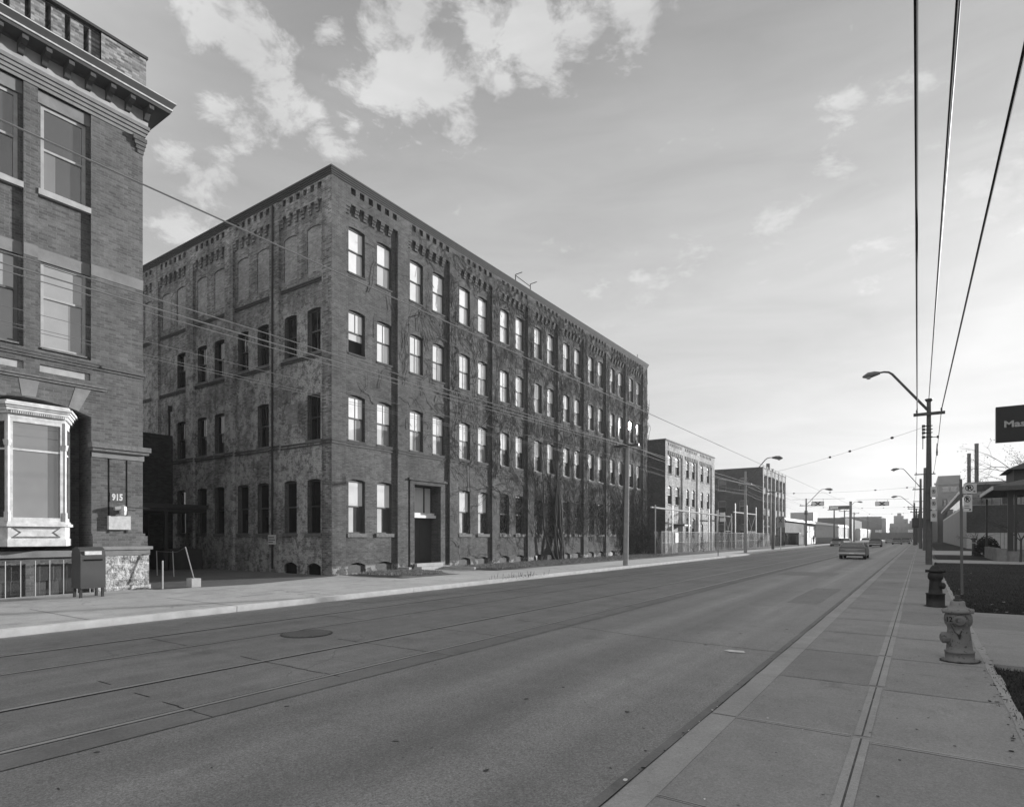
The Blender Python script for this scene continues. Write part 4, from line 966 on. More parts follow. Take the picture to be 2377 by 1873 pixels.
for y in (74.3,): mb.tube([(-19.6, y, .8), (-19.6, y + 3.2, 4.3)], .04, 4); mb.tube([(-19.6, y + 3.2, .8), (-19.6, y, 4.3)], .04, 4); mb.tube([(-19.6, y, 2.4), (-19.6, y + 3.2, 2.4)], .04, 4)
for y in (55.8, 60.7, 64, 67.7): mb.tube([(-19.6, y, 4.2), (-19.6, y - .7, 4.15), (-19.6, y - .9, 3.9)], .04, 4)
T.part('bracing', mb, M_galv)
T = Thing('pipe_gantry', (-19.5, 79, .13), 'shorter cross-braced pole gantry with a pale pipe in front of the third mill', 'gantry', 'pipe gantries above the yard fence')
for y, h in ((79.3, 6.0), (85.5, 6.0), (91.0, 5.95)): mb = MB(); mb.tube([(-19.6, y, .1), (-19.6, y, h)], .08, 6); T.part('pole', mb, M_galv)
mb = MB(); mb.tube([(-19.6, 78.4, 4.85), (-19.6, 91, 4.9)], .09, 7); T.part('pipe', mb, M_concrete)
mb = MB(); mb.tube([(-19.6, 85.5, .8), (-19.6, 91, 5)], .04, 4); mb.tube([(-19.6, 91, .8), (-19.6, 85.5, 5)], .04, 4); mb.tube([(-19.6, 85.5, 2.4), (-19.6, 91, 2.4)], .05, 4); T.part('bracing', mb, M_galv)
mb = MB(); mb.box(-19.22, -19.18, 55.5, 56.3, 1.2, 2.1); mb.build('gate_sign', M_white, None, 'small blank white board hung on the yard fence by a gantry pole', 'sign')

# ================================================================== trees and shrubs
def branch(mb, p, d, ln, r, depth, tips, spread=.55, seg=4, grav=0, droop=0):
    n = 3; pts = [p]; dd = d.copy()
    for k in range(n):
        dd = (dd + Vector((R.gauss(0, .12), R.gauss(0, .12), R.gauss(0, .08) - droop))).normalized(); p = p + dd * (ln / n); pts.append(p)
    mb.tube(pts, r, seg if depth > 1 else 3, r2=r * .6, cap=False)
    if depth <= 0: tips.append(p); return
    for k in range(R.choice((2, 3, 3))):
        ax = Vector((R.gauss(0, 1), R.gauss(0, 1), R.gauss(0, .6))).normalized(); nd_ = (dd + ax * spread).normalized()
        branch(mb, pts[-1 - (k % 2)], nd_, ln * R.uniform(.62, .85), r * .6, depth - 1, tips, spread, seg, grav, droop)
def bare_tree(name, loc, h, label, cat, group=None, depth=5, r=.12, trunk=.35, buds=0, spread=.55, mat=None, droop=0.0):
    T = Thing(name, loc, label, cat, group); base = Vector(loc); mb = MB(); th = h * trunk
    top = base + Vector((R.gauss(0, .05) * h, R.gauss(0, .05) * h, th)); mb.tube([base, (base + top) / 2 + Vector((.02, .02, 0)), top], [r * 1.2, r, r * .85], 8); T.part('trunk', mb, mat or M_bark)
    mb = MB(); tips = []
    for k in range(4):
        a = k * 1.57 + R.uniform(-.4, .4); branch(mb, top - Vector((0, 0, th * .1 * k / 3)), Vector((math.cos(a) * .7, math.sin(a) * .7, .8)).normalized(), h * .24, r * .6, depth, tips, spread, droop=droop)
    T.part('crown', mb, mat or M_bark)
    if buds:
        mb = MB()
        for t in tips:
            for _ in range(buds):
                q = t + Vector((R.gauss(0, .16), R.gauss(0, .16), R.gauss(0, .12))); a = Vector((R.gauss(0, 1), R.gauss(0, 1), R.gauss(0, 1))).normalized() * .05; b = a.cross(Vector((R.random(), R.random(), R.random()))).normalized() * .035
                mb.quad(q - a, q + b, q + a, q - b)
        T.part('buds', mb, M_bark, kind='stuff')
    return T
bare_tree('street_tree', (10.8, 62, .1), 11.5, 'large spreading tree just coming into bud behind the hanging dark sign', 'tree', depth=6, r=.2, trunk=.30, buds=2, spread=.75)
bare_tree('sapling', (4.34, 66.5, .12), 3.0, 'small bare round-headed sapling on the lawn in front of the factory wall', 'tree', depth=4, r=.05, trunk=.38)
bare_tree('sapling', (5.34, 50.2, .12), 4.2, 'slim bare forked sapling in front of the pavilion planter wall', 'tree', depth=3, r=.06, trunk=.35)
bare_tree('bare_shrub', (-19.0, 60.5, .15), 2.4, 'tangled bare shrub by the yard fence, nearest the vine-covered factory', 'shrub', 'bare shrubs along the yard fence', depth=4, r=.03, trunk=.1, mat=M_twig)
bare_tree('bare_shrub', (-19.0, 63.5, .15), 1.9, 'low bare shrub by the yard fence, in front of the whitewashed mill', 'shrub', 'bare shrubs along the yard fence', depth=4, r=.03, trunk=.1, mat=M_twig)
bare_tree('roadside_tree', (-20.0, 132, .1), 6.5, 'leafless bushy tree in front of the low white-roofed shed', 'tree', depth=5, r=.08, trunk=.2, buds=1, mat=M_twigp)

# ================================================================== poles, lamps, wires
def lamp(T, bx, y, z0, reach, rise, side, r=.05):
    # side -1: arm reaches towards -X
    e = (bx + side * reach * .58, y, z0 + rise * .92); h = (bx + side * reach * .72, y, z0 + rise)
    mb = MB(); mb.tube([(bx, y, z0), e, (e[0] + side * reach * .06, y, z0 + rise * .98), h, (bx + side * reach * .85, y, z0 + rise * .99)], r, 7, r2=r * .7); T.part('lamp_arm', mb, M_darkmetal)
    x0 = bx + side * reach * .78; z = z0 + rise * .99; k = reach / 2.9
    mb = MB(); mb.tube([(x0, y, z), (x0 + side * .3 * k, y, z - .01), (x0 + side * .62 * k, y, z - .07), (x0 + side * .92 * k, y, z - .12)], [.07 * k, .15 * k, .19 * k, .05 * k], 10); hd = T.part('lamp_head', mb, MATS.get('lamp_grey') or plain('lamp_grey', .09, .5, .4))
    mb = MB(); mb.lathe([(.02, -.14), (.10, -.12), (.15, -.03), (.15, .0)], 12, (x0 + side * .6 * k, y, z - .16)); T.part('lamp_lens', mb, M_galv, parent=hd)
def crossarm(T, x, y, z, w, mat, ins=(-1, 1), th=.06):
    mb = MB(); mb.box(x - w / 2, x + w / 2, y - .22, y - .10, z - th, z + th); T.part('crossarm', mb, mat)
    for s_ in ins: mb = MB(); mb.tube([(x + s_ * (w / 2 - .17), y - .16, z + th), (x + s_ * (w / 2 - .17), y - .16, z + th + .08), (x + s_ * (w / 2 - .17), y - .16, z + th + .2)], [.03, .055, .04], 7); T.part('insulator', mb, M_darkmetal)
def pole(name, X, Y, h, r, label, mat, group, lean=0, cat='pole'):
    T = Thing(name, (X, Y, 0.1), label, cat, group); mb = MB(); mb.tube([(X, Y, .1), (X + lean * .5, Y, h * .5), (X + lean, Y, h)], [r * 1.15, r, r * .72], 12); T.part('shaft', mb, mat); return T
GP = 'utility poles along the street'
P1 = pole('utility_pole', .42, 42.7, 9.75, .145, 'tall dark wooden utility pole with street lamp, tallest in view, beside the lawn', M_wood, GP)
crossarm(P1, .43, 42.7, 8.95, 1.52, M_darkmetal, th=.085); lamp(P1, .35, 42.62, 9.2, 3.0, 2.55, -1, .075)
mb = MB(); mb.lathe([(.13, 0), (.2, .12), (.2, .16)], 10, (.42, 42.7, 9.68)); P1.part('cap', mb, M_darkmetal)
mb = MB()
for z in (8.25, 8.05, 7.85, 7.6): mb.tube([(.18, 42.6, z), (.6, 42.6, z)], .03, 5); mb.tube([(.16, 42.55, z - .07), (.16, 42.55, z + .07)], .08, 7)
mb.tube([(.85, 42.6, 7.5), (.85, 42.6, 7.64)], .06, 6); mb.tube([(.4, 42.6, 7.57), (.85, 42.6, 7.57)], .02, 4); mb.tube([(.13, 42.6, 8.3), (.13, 42.6, 6.9)], .02, 4)
P1.part('bracket', mb, M_darkmetal)
P2 = pole('utility_pole', .45, 84, 9.7, .18, 'second dark utility pole down the near side of the street', M_wood, GP); crossarm(P2, .45, 84, 8.95, 2.0, M_darkmetal)
P2b = pole('utility_pole', .05, 96, 9.4, .17, 'third dark utility pole on the near side, just past the second', M_wood, GP); crossarm(P2b, .05, 96, 8.0, 1.8, M_darkmetal); lamp(P2b, 0, 96, 8.3, 3.0, 2.6, -1)
P3 = pole('utility_pole', .0, 148, 9.7, .18, 'far utility pole with a broad crossarm, behind the dark hanging box sign', M_wood, GP); crossarm(P3, 0, 148, 8.9, 2.4, M_darkmetal)
P4 = pole('utility_pole', -.89, 132, 7.9, .19, 'far utility pole with two crossarms, closest to the parked cars', M_wood, GP); crossarm(P4, -.89, 132, 7.1, 2.2, M_darkmetal); crossarm(P4, -.6, 132, 6.8, 2.6, M_darkmetal); lamp(P4, -.95, 132, 7.2, 3.2, 2.0, -1)
for k, (x, y, h) in enumerate(((-.6, 138, 7), (-.2, 170, 8), (-.5, 200, 8))): q = pole('utility_pole', x, y, h, .17, ['distant thin utility pole just behind the one with two crossarms', 'very distant utility pole on the near side, third from last', 'most distant utility pole on the near side'][k], M_wood, GP); crossarm(q, x, y, h - .6, 2.0, M_darkmetal)
Q1 = pole('utility_pole', -13.86, 31.7, 6.95, .135, 'pale leaning wooden pole on the far kerb in front of the vine-covered factory', M_woodpale, GP, lean=.12)
crossarm(Q1, -13.74, 31.7, 6.92, 1.5, M_darkmetal)
Q2 = pole('utility_pole', -14.5, 62.7, 8.3, .14, 'pale wooden pole with a lamp arm in front of the third mill', M_woodpale, GP); crossarm(Q2, -14.5, 62.7, 7.0, 1.3, M_grey); lamp(Q2, -14.4, 62.6, 7.2, 3.1, 2.3, 1)
Q3 = pole('utility_pole', -15.4, 81, 9.2, .15, 'thin dark pole with a crossarm against the white-fronted mill', M_wood, GP); crossarm(Q3, -15.2, 81, 7.4, 2.0, M_darkmetal)
mb = MB(); mb.tube([(-15.4, 81, 9.2), (-15.4, 81, 9.9), (-15.4, 81, 10.3)], [.03, .03, .12], 6); Q3.part('finial', mb, M_darkmetal)
Q4 = pole('utility_pole', -16.1, 112.6, 8.2, .15, 'dark pole with lamp beside the bus shelter', M_wood, GP); crossarm(Q4, -16.1, 112.6, 7.0, 2.0, M_darkmetal); lamp(Q4, -16, 112.5, 7.2, 3.6, 2.5, 1)
mb = MB(); mb.lathe([(.1, 0), (.28, .1), (.25, .7), (.1, .8)], 8, (-16.1, 112.5, 5.4)); Q4.part('transformer', mb, M_darkmetal)
for k, (px, y, h) in enumerate(((-15.8, 150, 7.9), (-15.8, 172, 8.4), (-15.6, 196, 8.6), (-14.5, 232, 8.5))):
    q = pole('utility_pole', px, y, h, .17, ['dark pole in front of the white corrugated shed, leftmost of three', 'dark pole in front of the white corrugated shed, middle of three', 'dark pole in front of the white corrugated shed, rightmost of three', 'dark pole in front of the small far white shed'][k], M_wood, GP)
    crossarm(q, px, y, h - .3, 2.6, M_darkmetal)
    if k == 1: lamp(q, px, y, h - .6, 3.6, 2.6, 1)
def cable(name, pts, r, label, group=None, sag=0, mat=None, n=10):
    path = []
    for a, b in zip(pts, pts[1:]):
        a = Vector(a); b = Vector(b)
        for k in range(n): t = k / n; q = a.lerp(b, t); q.z -= 4 * sag * t * (1 - t); path.append(q)
    path.append(Vector(pts[-1])); mb = MB(); mb.tube(path, r, 5); mb.build(name, mat or M_rubber, None, label, 'cable', group)
GC = 'overhead wires'
cable('overhead_cable', [(.04, -30, 9.5), (-.05, 9.8, 9.05), (-.15, 42.54, 9.12)], .030, 'thick black cable running overhead to the left end of the tall pole crossarm', GC)
cable('overhead_cable', [(.42, -30, 10.1), (.416, 10.1, 9.08), (.42, 42.7, 9.8)], .022, 'thinner pair of twisted cables meeting the top of the tall pole', GC)
cable('overhead_cable', [(.445, -30, 10.1), (.45, 10.1, 9.10), (.42, 42.7, 9.84)], .012, 'thinner pair of twisted cables meeting the top of the tall pole', GC, mat=M_grey)
cable('overhead_cable', [(1.55, -30, 9.5), (1.28, 11.7, 9.05), (1.02, 42.54, 9.12)], .030, 'thick black cable running overhead to the right end of the tall pole crossarm', GC)
cable('overhead_cable', [(-.15, 42.54, 9.12), (-.38, 84, 9.1)], .022, 'cable between the first two near-side poles, left of the shaft', GC, sag=.35)
cable('overhead_cable', [(1.02, 42.54, 9.12), (1.28, 84, 9.1)], .022, 'cable between the first two near-side poles, right of the shaft', GC, sag=.35)
mb = MB(); mb.tube([(1.06, 56, 7.95), (1.06, 56, 8.2), (1.06, 56, 8.9)], [.05, .07, .02], 6); mb.build('cable_splice', M_rubber, None, 'dark splice sleeve on the cable just past the tall pole', 'splice')
cable('overhead_cable', [(-.38, 84, 9.1), (-1.0, 132, 7.2)], .022, 'cable from the second near-side pole to the one with two crossarms', GC, sag=.3)
M_wire = plain('oxidised_wire', .13, .6, .3)
cable('trolley_wire', [(-7.02, -40, 5.66), (-7.02, 60, 5.63), (-7.0, 130, 5.6), (-7.0, 300, 5.6)], .010, 'trolley wire hung above the near streetcar track', GC, mat=M_wire)
cable('trolley_wire', [(-10.55, -40, 5.78), (-10.55, 60, 5.74), (-10.5, 130, 5.6), (-10.5, 300, 5.6)], .010, 'trolley wire hung above the far streetcar track', GC, mat=M_wire)
for z, r, x, nm in ((6.98, .011, -14.2, 'topmost wire from the pale leaning pole back past the corner building'), (6.72, .015, -13.1, 'heavier wire from the pale leaning pole crossarm back past the corner building'), (6.2, .006, -13.8, 'thin upper telephone wire along the far kerb'), (5.92, .006, -13.8, 'thin middle telephone wire along the far kerb'), (5.84, .006, -13.75, 'thin lower telephone wire along the far kerb')):
    cable('overhead_wire', [(x, -30, z + .1), (x, 31.6, z), (x - .5, 62.6, z + .1), (x - 1.3, 81, z + .2), (x - 2, 112.6, z)], r, nm, GC, sag=.25, mat=M_wire)
def span(a, b, label, ins):
    a = Vector(a); b = Vector(b); mb = MB(); mb.tube([a.lerp(b, k / 12) - Vector((0, 0, .5 * 4 * (k / 12) * (1 - k / 12) * .5)) for k in range(13)], .008, 4)
    o = mb.build('span_wire', M_darkmetal, None, label, 'cable', 'span wires with insulators')
    for t in ins: q = a.lerp(b, t) - Vector((0, 0, t * (1 - t))); mb = MB(); d = (b - a).normalized() * .12; mb.tube([q - d, q - d * .5, q + d * .5, q + d], [.03, .08, .08, .03], 6); mb.build('insulator', M_darkmetal, o)
span((.3, 42.7, 8.25), (-14.5, 62.7, 7.6), 'span wire crossing the street from the tall near pole, with dark insulators', (.12, .30, .40))
span((.3, 84, 7.6), (-15.4, 81, 7.2), 'span wire from the second near pole to the pole by the white-fronted mill', (.1, .3, .6, .85))
span((-.89, 132, 7.2), (-16.1, 112.6, 6.8), 'span wire from the twin-crossarm pole to the pole by the bus shelter', (.1, .3, .5, .7, .85))
span((-.2, 170, 7.4), (-15.8, 172, 7.4), 'span wire crossing in front of the white corrugated shed', (.2, .35, .65, .85))
# crossing signs over the road
def xsign(loc, w, label, mast=None):
    T = Thing('crossing_sign', loc, label, 'sign', 'illuminated X crossing signs'); x, y, z = loc
    mb = MB(); mb.box(x - w / 2, x + w / 2, y - .12, y + .12, z, z + .75); mb.box(x - w / 2 + .0, x + w / 2, y - .13, y - .121, z, z + .07); T.part('box', mb, M_grey)
    mb = MB(); mb.box(x - w / 2 + .1, x + w / 2 - .1, y - .14, y - .13, z + .09, z + .66); T.part('face', mb, M_pale)
    mb = MB()
    for s_ in (1, -1):
        mb.hexa([(x - s_ * .42 - .13, y - .16, z + .04), (x - s_ * .42 + .13, y - .16, z + .04), (x - s_ * .42 + .13, y - .145, z + .04), (x - s_ * .42 - .13, y - .145, z + .04),
                 (x + s_ * .42 - .13, y - .16, z + .70), (x + s_ * .42 + .13, y - .16, z + .70), (x + s_ * .42 + .13, y - .145, z + .70), (x + s_ * .42 - .13, y - .145, z + .70)])
    T.part('cross', mb, M_void)
    mb = MB()
    for s_ in (-.8, .8): mb.tube([(x + s_, y, z + .75), (x + s_, y, z + 1.15)], .02, 4)
    mb.tube([(x - 4, y, z + 1.2), (x + 4, y, z + 1.1)], .02, 4); T.part('hanger', mb, M_darkmetal)
    return T
xsign((-14.3, 112.6, 6.9), 1.9, 'boxed X crossing sign hanging over the far kerb, by the lamp pole')
xsign((-5.6, 125, 7.2), 2.1, 'boxed X crossing sign hanging over the near lanes of the road')
T = Thing('mast_arm_sign', (-12.6, 150, 0), 'long boxed X sign on a stout mast beyond the other crossing signs', 'sign')
mb = MB(); mb.tube([(-12.6, 150, .1), (-12.6, 150, 9.4)], [.3, .26], 10); T.part('mast', mb, M_wood)
mb = MB(); mb.box(-16.8, -12.8, 149.8, 150.1, 7.7, 8.5); T.part('box', mb, M_darkmetal)
mb = MB(); mb.box(-16.6, -15.0, 149.78, 149.79, 7.85, 8.3); T.part('face', mb, M_pale)
T = Thing('kerb_sign_post', (-13.9, 50.7, .13), 'slim kerbside sign post with two small plates before the yard fence', 'sign')
mb = MB(); mb.tube([(-13.9, 50.7, .1), (-13.9, 50.7, 4.0)], .04, 6); T.part('post', mb, M_grey)
mb = MB(); mb.box(-13.75, -13.35, 50.66, 50.68, 3.4, 3.75); mb.box(-13.75, -13.35, 50.66, 50.68, 3.0, 3.3) ; T.part('plate', mb, M_pale)
mb = MB(); Tm = Thing('street_sign', (-14.0, 76, .13), 'rounded rectangular sign plate with an X, on the pole by the white-fronted mill', 'sign')
mb.box(-14.9, -14.0, 80.7, 80.75, 2.9, 4.3); Tm.part('plate', mb, M_grey)
mb = MB()
for s_ in (1, -1): mb.hexa([(-14.45 - s_ * .2 - .04, 80.66, 3.5), (-14.45 - s_ * .2 + .04, 80.66, 3.5), (-14.45 - s_ * .2 + .04, 80.69, 3.5), (-14.45 - s_ * .2 - .04, 80.69, 3.5), (-14.45 + s_ * .2 - .04, 80.66, 4.1), (-14.45 + s_ * .2 + .04, 80.66, 4.1), (-14.45 + s_ * .2 + .04, 80.69, 4.1), (-14.45 + s_ * .2 - .04, 80.69, 4.1)])
Tm.part('cross', mb, M_void); mb = MB(); mb.tube([(-14.45, 80.78, .1), (-14.45, 80.78, 4.2)], .05, 5); Tm.part('post', mb, M_galv)

# no-parking sign post on the lawn
T = Thing('parking_sign', (1.0, 21.58, .12), 'slim metal post on the lawn with two no-parking plates', 'sign')
mb = MB(); mb.tube([(1.0, 21.58, .05), (.985, 21.58, 1.9), (.97, 21.58, 3.45)], .034, 8); T.part('post', mb, plain('post_paint', .10, .6, .3))
def pplate(T, x0, x1, y, z0, z1, cx, cz, rr, sq, arrow):
    mb = MB(); mb.box(x0, x1, y - .006, y, z0, z1); pl = T.part('plate', mb, MATS.get('sign_plate') or plain('sign_plate', .42, .5, .3))
    mb = MB(); K = 28
    for k in range(K):
        a, b = 2 * math.pi * k / K, 2 * math.pi * (k + 1) / K
        mb.quad(*[(cx + sq * r_ * math.cos(w), y - .008, cz + r_ * math.sin(w)) for r_, w in ((rr, a), (rr, b), (rr * .82, b), (rr * .82, a))])
    w = math.pi * .75; dx, dz = math.cos(w) * rr * .85, math.sin(w) * rr * .85
    mb.quad((cx + sq * dx - .008, y - .0085, cz + dz - .008), (cx + sq * dx + .008, y - .0085, cz + dz + .008), (cx - sq * dx + .008, y - .0085, cz - dz + .008), (cx - sq * dx - .008, y - .0085, cz - dz - .008))
    if arrow: mb.lathe([(.0, 0), (.018, .001)], 8, (x1 - .05, y - .012, z0 + .06)); mb.box(x1 - .075, x1 - .03, y - .011, y - .009, z0 + .04, z0 + .07)
    T.part('ring', mb, M_void, parent=pl)
    text_mesh('P', rr * 1.75, M_void, Matrix(((1, 0, 0, cx - rr * .5 * sq), (0, 0, -1, y - .0075), (0, 1, 0, cz - rr * .62), (0, 0, 0, 1))), 'letter', pl, ext=.0005, bold=.006, inv=T.inv, sx=sq)
pplate(T, 1.03, 1.33, 21.52, 3.02, 3.31, 1.165, 3.18, .095, 1, True)
pplate(T, 1.03, 1.23, 21.52, 2.50, 2.99, 1.12, 2.86, .095, .75, True)
mb = MB()
for z in (2.60, 2.66): mb.box(1.05, 1.17, 21.511, 21.513, z, z + .015)
mb.box(1.17, 1.2, 21.511, 21.513, 2.55, 2.58); T.part('plate_text', mb, M_void)
T = Thing('parking_sign_stack', (.68, 42.5, 0), 'three small no-parking plates stacked on the right side of the tall pole', 'sign')
for k, z in enumerate((4.05, 3.35, 2.65)): pplate(T, .50, .80, 42.45, z, z + .62, .65, z + .34, .12, .75, False)
mb = MB(); mb.box(.3, .55, 42.46, 42.5, 2.7, 2.75); mb.box(.3, .55, 42.46, 42.5, 4.3, 4.35); T.part('bracket', mb, M_darkmetal)
T = Thing('box_sign', (-.3, 98, 0), 'dark projecting box sign hung beyond the tall pole', 'sign')
mb = MB(); mb.box(-.9, .5, 97.7, 98.1, 2.9, 4.25); T.part('cabinet', mb, M_darkmetal); mb = MB(); mb.box(-.75, .35, 97.68, 97.69, 3.1, 4.0); T.part('face', mb, plain('sign_dark_face', .05, .5, .3))
mb = MB(); mb.tube([(.4, 98.2, .1), (.4, 98.2, 4.3)], .06, 6); T.part('post', mb, M_darkmetal)

# ================================================================== hydrants
def hydrant(loc, label, near):
    T = Thing('fire_hydrant', loc, label, 'hydrant', 'fire hydrants on the near sidewalk'); x, y, z = loc
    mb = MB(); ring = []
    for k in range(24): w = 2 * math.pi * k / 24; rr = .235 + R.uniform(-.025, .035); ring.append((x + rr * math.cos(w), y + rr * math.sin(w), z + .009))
    mb.poly(ring); T.part('dirt_shade_ring', mb, M_joint)  # dark ring at the foot: dirt plus contact shade put into its colour
    mat = castiron('hydrant_paint' if near else 'dark_hydrant_paint', .125 if near else .014)
    cap = M_darkmetal; mb = MB(); F = .001422
    if near:
        prof = [(.20, 0), (.21, .02), (.165, .03), (.162, .115), (.17, .12), (.17, .135), (.15, .14), (.142, .20), (.132, .34), (.124, .42), (.124, .455), (.15, .50), (.158, .55), (.154, .60), (.14, .63), (.14, .64)]
        mb.lathe(prof, 28, loc); T.part('barrel', mb, mat, smooth=True)
        mb = MB(); mb.lathe([(.14, .64), (.17, .645), (.178, .66), (.178, .69), (.14, .70), (.095, .72), (.085, .75), (.082, .795), (.07, .80)], 28, loc); b = T.part('bonnet', mb, castiron('bonnet_paint', .165), smooth=True)
        mb = MB()
        for k in range(8): w = k * math.pi / 4; mb.tube([(x + .158 * math.cos(w), y + .158 * math.sin(w), z + .635), (x + .158 * math.cos(w), y + .158 * math.sin(w), z + .70)], .014, 6)
        T.part('bolts', mb, mat, parent=b)
        mb = MB(); mb.lathe([(.055, .80), (.057, .825), (.035, .83), (.034, .87), (.02, .88)], 5, loc); T.part('operating_nut', mb, cap, parent=b)
        d = Vector((.0, -1, 0)); p = Vector((x + .01, y, z + .55))
        mb = MB(); mb.tube([p + d * .10, p + d * .17, p + d * .20], [.075, .072, .05], 14); mb.tube([p + d * .20, p + d * .23], .02, 5); T.part('front_cap', mb, mat)
        mb = MB(); p = Vector((x, y, z + .31)); d = Vector((-.95, -.3, 0)); mb.tube([p + d * .08, p + d * .19], .075, 12); mb.tube([p + d * .19, p + d * .21], [.075, .05], 12); T.part('side_cap', mb, mat)
        mb = MB(); mb.tube([(x - .09, y - .125, z + .5), (x - .05, y - .145, z + .40), (x + .0, y - .14, z + .36), (x + .03, y - .145, z + .42)], .006, 4); mb.tube([(x, y - .14, z + .37), (x, y - .15, z + .31)], [.028, .008], 6); T.part('chain', mb, cap)
        text_mesh('12', .095, M_void, Matrix(((.92, 0, -.38, x - .14), (-.38, 0, -.92, y - .112), (0, 1, 0, z + .535), (0, 0, 0, 1))), 'number', T.e, ext=.002, bold=.001, inv=T.inv, sx=.85)
        T.e.rotation_euler = (0, rad(-2.0), rad(0))
    else:
        prof = [(.20, 0), (.205, .02), (.185, .03), (.185, .29), (.195, .295), (.195, .315), (.14, .32), (.132, .42), (.122, .58), (.12, .62), (.15, .66), (.158, .72), (.15, .78), (.125, .81)]
        mb.lathe(prof, 26, loc); T.part('barrel', mb, mat, smooth=True)
        mb = MB(); mb.lathe([(.125, .81), (.165, .82), (.17, .86), (.12, .875), (.10, .92), (.065, .97), (.05, .98)], 26, loc); b = T.part('bonnet', mb, mat, smooth=True)
        mb = MB(); mb.lathe([(.035, .98), (.03, 1.03), (.012, 1.05)], 5, loc); T.part('operating_nut', mb, mat, parent=b)
        for s_ in (1, -1): mb = MB(); p = Vector((x, y, z + .84)); d = Vector((s_, -.1, 0)); mb.tube([p + d * .14, p + d * .20], .035, 8); T.part('lug', mb, mat)
        mb = MB(); p = Vector((x, y, z + .5)); d = Vector((.9, -.4, 0)); mb.tube([p + d * .08, p + d * .18, p + d * .2], [.075, .075, .05], 12); T.part('side_cap', mb, mat)
hydrant((.44, 9.98, .13), 'stubby grey fire hydrant numbered 12 with a wide flanged bonnet, closest to the camera', True)
hydrant((.30, 17.37, .13), 'nearly black fire hydrant with a pointed bonnet, standing behind the grey one', False)

# ================================================================== road details
T = Thing('manhole_cover', (-9.3, 6.9, 0), 'round ribbed iron manhole cover set in the road beside the far streetcar track', 'manhole')
mb = MB(); mb.lathe([(.46, .0), (.46, .016)], 28, (-9.3, 6.9, 0)); T.part('frame', mb, plain('old_iron', .05, .6, .4))
mb = MB()
for k in range(11): u = -.38 + .076 * k; l = math.sqrt(max(.0, .42 ** 2 - u * u)); mb.box(-9.3 + u - .022, -9.3 + u + .022, 6.9 - l, 6.9 + l, .016, .024)
T.part('cover', mb, plain('worn_iron', .15, .5, .4))
mb = MB(); mb.poly([(-2.55, 9.62, .006), (-2.42, 9.52, .012), (-2.22, 9.60, .006), (-2.27, 9.70, .014), (-2.48, 9.72, .008)]); mb.build('paper_scrap', M_white, None, 'flattened scrap of white paper lying on the near lane', 'litter')
mb = MB()
for _ in range(60): 
    x = R.uniform(-13.75, -13.35); y = R.gauss(20.5, 1.0); mb.tube([(x, y, .1), (x + R.uniform(-.05, .05), y + R.uniform(-.08, .08), .15 + R.random() ** 2 * .2)], .007, 3)
mb.build('kerb_weeds', M_twig, kind='stuff')

M_patch = ground_mat('patched_asphalt', .158, .7, .2, .7, .4, 38, bump=.008, agg=.9)
for x0, x1, y0, y1 in ((-3.0, -2.2, 17.5, 23), (-13.2, -12.2, 11, 14.5), (-5.5, -3.2, 30, 33)):
    mb = MB(); n = 10; e0 = [(x0 + (x1 - x0) * k / n, y0 + R.uniform(-.04, .04)) for k in range(n)] + [(x1 + R.uniform(-.03, .03), y0 + (y1 - y0) * k / n) for k in range(n)] + [(x1 - (x1 - x0) * k / n, y1 + R.uniform(-.04, .04)) for k in range(n)] + [(x0 + R.uniform(-.03, .03), y1 - (y1 - y0) * k / n) for k in range(n)]
    mb.poly([(a, b, .0035) for a, b in e0]); mb.build('road_patch', M_patch, kind='structure')
mb = MB(); x, y = -5.7, 10.4
while x < -1.9: x2 = x + .22; y2 = y - .03 + R.uniform(-.05, .05); mb.quad((x, y - .007, .0042), (x2, y2 - .007, .0042), (x2, y2 + .007, .0042), (x, y + .007, .0042)); x, y = x2, y2
mb.build('road_crack', M_joint, kind='structure')
mb = MB()
def fleck(x, y, r, k):
    mb.k = k; n = 7; e = R.uniform(.35, 1); a0 = R.uniform(0, 3)
    mb.poly([(x + r * R.uniform(.5, 1.1) * (math.cos(a0) * math.cos(w) - e * math.sin(a0) * math.sin(w)), y + r * R.uniform(.5, 1.1) * (math.sin(a0) * math.cos(w) + e * math.cos(a0) * math.sin(w)), .0045) for w in (2 * math.pi * i / n for i in range(n))])
for _ in range(300):
    x = R.uniform(-13, -1.9); y = 1.2 + 22 * R.random() ** 1.6
    if -11.9 < x < -5.8: continue
    fleck(x, y, R.choice((.008, .012, .018, .026, .04)), 0 if R.random() < .85 else 1)
    if mb.k == 1: mb.v[-7:] = [(x + (a - x) * .3, y + (b - y) * .3, c) for a, b, c in mb.v[-7:]]
mb.build('road_grit', [plain('oil_fleck', .055, .8, .2), M_concrete], kind='stuff')
mb = MB()
for _ in range(300):
    x = -1.72 + R.gauss(0, .05); y = 1 + 40 * R.random() ** 1.5; fleck(x, y, R.uniform(.01, .03), R.choice((0, 0, 1)))
mb.v = [(a, b, .008) for a, b, c in mb.v]; mb.build('gutter_grit', [M_joint, M_pale], kind='stuff')
mb = MB()
for _ in range(160):
    x = R.uniform(-1.3, .7); y = 1.5 + 25 * R.random() ** 1.5; fleck(x, y, R.uniform(.006, .016), R.choice((0, 0, 0, 1)))
for _ in range(240): x = .70 + R.gauss(0, .05); y = 2 + 30 * R.random() ** 1.3; fleck(x, y, R.uniform(.01, .03), 0)
mb.v = [(a, b, .1365) for a, b, c in mb.v]; mb.build('pavement_grit', [M_joint, M_pale], kind='stuff')
